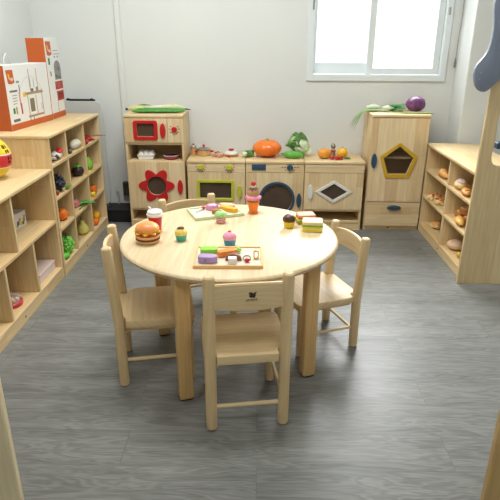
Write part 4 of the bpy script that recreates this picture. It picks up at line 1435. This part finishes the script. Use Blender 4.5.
# ice cream
ic = thing('toy_ice_cream', 'stacked toy ice cream in orange cup with cherry on top', 'ice cream', (-.029, 2.385, ZT))
ic.scale = (.9, .9, .95)
B().lathe([(0, 0), (.026, 0), (.027, .004), (.022, .010), (.023, .016), (.031, .052), (.033, .054), (.033, .060), (0, .060)], seg=36).obj('cup', mat('cup_orange', (236, 126, 30), .35), ic)
B().lathe([(0, .060), (.026, .060), (.026, .070), (0, .070)], seg=30).obj('scoop_base', mat('scoop_olive', (176, 170, 80), .5), ic)
B().lathe([(0, .068), (.034, .069), (.040, .074), (.039, .084), (.032, .090), (0, .090)], seg=56, flute=.05, nf=8).obj('pink_scoop', mat('scoop_pink', (232, 142, 178), .45), ic)
B().lathe([(0, .089), (.030, .089), (.033, .098), (.031, .110), (.022, .120), (0, .123)], seg=36).obj('mocha_scoop', mat('scoop_mocha', (176, 136, 92), .5), ic)
sa = B().blob((0, 0, .120), (.023, .023, .009), .3, 3, 3, 8).obj('chocolate_sauce', mat('choc_sauce', (84, 40, 30), .3), ic)
B().blob((0, 0, .131), (.012, .012, .008), .1, 3, 3, 2).obj('cream', mat('cream', (238, 222, 180), .5), ic)
B().blob((0, 0, .146), (.0125, .0125, .012), .02, 2, 3).obj('cherry', mat('cherry', (190, 24, 40), .25), ic)


# sandwiches
def sandwich(label, loc, rz, top_m, layers):
    t_ = thing('toy_sandwich', label, 'sandwich', loc, rz, TBG)
    z = 0
    for nm, th, m_, sh in layers:
        o_ = rrect(-.042-sh, .042+sh, -.034-sh, .034+sh, .008)
        B().prism(o_, 'xy', z, z+th, bev=.0015).obj(nm, m_, t_)
        z += th
    return t_


BRD = mat('bread_white', (238, 214, 168), .6, vary=.04)
SAY = mat('egg_yellow', (236, 214, 70), .5)
SAG = mat('lettuce_green', (110, 166, 40), .5, vary=.2)
SAH = mat('ham_pink', (226, 150, 120), .5)
BRC = mat('bread_crust_tan', (206, 140, 84), .6)
sandwich('square sandwich with lettuce nearest the right edge of the table', (.226, 2.152, ZT), math.radians(-4), BRD,
         [('bread', .010, SAY, 0), ('filling', .006, mat('egg_pale', (240, 226, 130), .5), .001), ('bread', .008, SAY, -.001), ('lettuce', .006, SAG, .003), ('bread', .014, BRD, 0)])
sandwich('sandwich with ham top behind the square one', (.205, 2.255, ZT), math.radians(10), BRD,
         [('bread', .012, BRC, -.004), ('lettuce', .006, SAG, .002), ('cheese', .005, SAY, .0), ('tomato', .005, P_RED, -.002), ('bread', .012, SAH, -.003)])


def block(name, label, loc, rz, pts, th, m_, cat='toy block', bev=.003, plane='xy'):
    t_ = thing(name, label, cat, loc, rz)
    B().prism(pts, plane, 0 if plane == 'xy' else -th/2, th if plane == 'xy' else th/2, bev=bev, seg=2).obj('block', m_, t_)
    return t_


# near tray
tr = thing('toy_tray', 'white wooden tray with tan rim at the near side of the table', 'tray', (-.111, 1.818, ZT), math.radians(1.5))
B().box(-.120, .120, -.092, .092, 0, .008, .001).obj('tray_base', mat('tray_white', (216, 209, 190), .5), tr)
B().prism([(-.124, -.096), (.124, -.096), (.124, .096), (-.124, .096)], 'xy', 0, .013, holes=[[(-.117, -.089), (.117, -.089), (.117, .089), (-.117, .089)]], bev=.001).obj('rim', mat('tray_tan', (228, 184, 122), .5), tr)
ZR = ZT+.0085
PURP = mat('block_purple', (176, 146, 196), .5)
o = block('leaf_block', 'green leaf shaped block on the near tray', (-.186, 1.848, ZR), .1, [(-.032, -.018), (-.012, -.022), (0, -.018), (.014, -.022), (.032, -.016), (.033, .012), (.02, .021), (.002, .017), (-.016, .022), (-.033, .014)], .022, mat('block_green', (140, 204, 60), .45))
o = block('plum_block', 'lilac purple block at the near left of the tray', (-.184, 1.767, ZR), -.05, [(-.033, -.012), (-.02, -.02), (.02, -.02), (.036, -.010), (.034, .010), (.018, .018), (-.022, .018), (-.034, .010)], .025, PURP)
text('block_dot', 'i', .02, DARK, o, TR((-.006, -.0205, .012)) @ RX90, .0006)
o = block('carrot_block', 'orange carrot shaped block on the near tray', (-.116, 1.832, ZR), .5, [(-.042, -.012), (.02, -.018), (.034, -.012), (.036, .012), (.020, .018), (-.040, .010)], .022, mat('block_orange', (236, 140, 46), .45))
B().blob((.046, .004, .012), (.012, .014, .009), .1, 3, 2).obj('carrot_top', mat('block_green', (140, 204, 60), .45), o)
a_o = [(.03*math.cos(PI*i/14), .026*math.sin(PI*i/14)) for i in range(15)]
a_i = [(.015*math.cos(PI*i/14), .012*math.sin(PI*i/14)) for i in range(15)]
t_ = thing('arch_block', 'brown arch shaped block on the near tray', 'toy block', (-.092, 1.785, ZR), .0)
B().prism([(x, y) for x, y in a_o]+[(x, y) for x, y in a_i[::-1]], 'xz', -.009, .009, bev=.0015).obj('block', mat('block_brown', (136, 84, 64), .5), t_)
t_ = thing('cube_block', 'white cube at the near edge of the tray', 'toy block', (-.094, 1.748, ZR), .05)
B().box(-.0155, .0155, -.012, .012, 0, .026, .002).obj('block', WHITE, t_)
t_ = thing('cherry_charm', 'red cherry charm with string loop on the near tray', 'charm', (-.042, 1.790, ZR), .0)
B().blob((0, -.022, .007), (.010, .009, .007), .03, 2, 3).obj('cherry', mat('cherry', (190, 24, 40), .25), t_)
B().tube([(-.002+.014*math.sin(2*PI*i/20), .010+.024*-math.cos(2*PI*i/20), .003) for i in range(21)], .002, 6).obj('string', mat('string_olive', (150, 140, 90), .6), t_)
t_ = thing('gold_ring', 'small gold toy ring standing on the near tray right end', 'ring', (-.010, 1.802, ZR), .0)
B().prism([(x, z+.0) for x, z in rrect(-.010, .010, 0, .032, .009)], 'xz', -.006, .006, holes=[rrect(-.006, .006, .004, .028, .005)], bev=.001).obj('ring_band', mat('gold', (206, 172, 60), .3, .8), t_)

# far tray
tr = thing('toy_tray', 'white wooden tray with pale green rim at the far side of the table', 'tray', (-.206, 2.370, ZT), math.radians(21))
RIMG = mat('tray_green', (206, 222, 178), .5)
M0 = tr.matrix_basis
B().box(-.112, .112, -.078, .078, 0, .008, .001).obj('tray_base', mat('tray_white', (216, 209, 190), .5), tr)
B().prism([(-.116, -.082), (.116, -.082), (.116, .082), (-.116, .082)], 'xy', 0, .014, holes=[[(-.107, -.073), (.107, -.073), (.107, .073), (-.107, .073)]], bev=.001).obj('rim', RIMG, tr)


def ont(x, y):
    a = math.radians(21)
    return (-.206+x*math.cos(a)-y*math.sin(a), 2.370+x*math.sin(a)+y*math.cos(a), ZR)


t_ = thing('spoon_toy', 'small red tipped spoon on the far tray left end', 'spoon', ont(-.065, .03), -.5)
B().tube([(0, -.03, .004), (0, .005, .006), (0, .02, .008)], [.003, .003, .004], 8).obj('handle', WHITE, t_)
B().blob((0, .028, .009), (.010, .012, .008), .05, 2, 2).obj('spoon_head', mat('berry_red', (178, 40, 44), .4), t_)
PNK = mat('block_pink', (224, 160, 200), .5)
o = block('donut_block', 'pink flower shaped block on the far tray', ont(-.005, .035), .2, [((.026+.004*math.cos(6*a))*math.cos(a), (.020+.003*math.cos(6*a))*math.sin(a)) for a in [2*PI*i/36 for i in range(36)]], .024, PNK)
B().blob((0, 0, .025), (.016, .012, .003), .2, 3, 2).obj('icing', mat('icing_pale', (238, 206, 224), .5), o)
o = block('bread_block', 'small brown block on the far tray behind the striped cupcake', ont(-.005, -.028), .25, [(-.018, -.010), (.018, -.010), (.018, .010), (-.018, .010)], .020, mat('block_tan', (176, 122, 64), .5))
o = block('salmon_block', 'pale salmon oval slice at the back of the far tray', ont(.075, .05), -.3, circ(0, 0, .040, 28, .022), .016, mat('block_salmon', (232, 186, 164), .5))
o = block('grey_plate_block', 'grey oval plate under the salmon slice', ont(.03, .046), -.2, circ(0, 0, .022, 28, .018), .010, mat('block_grey', (190, 186, 194), .5))
o = block('cheese_block', 'orange yellow cheese wedge on the far tray', ont(.065, -.012), -.52, [(-.046, -.014), (.046, -.018), (.046, .006), (-.020, .018), (-.046, .012)], .020, mat('block_cheese', (240, 176, 36), .45))
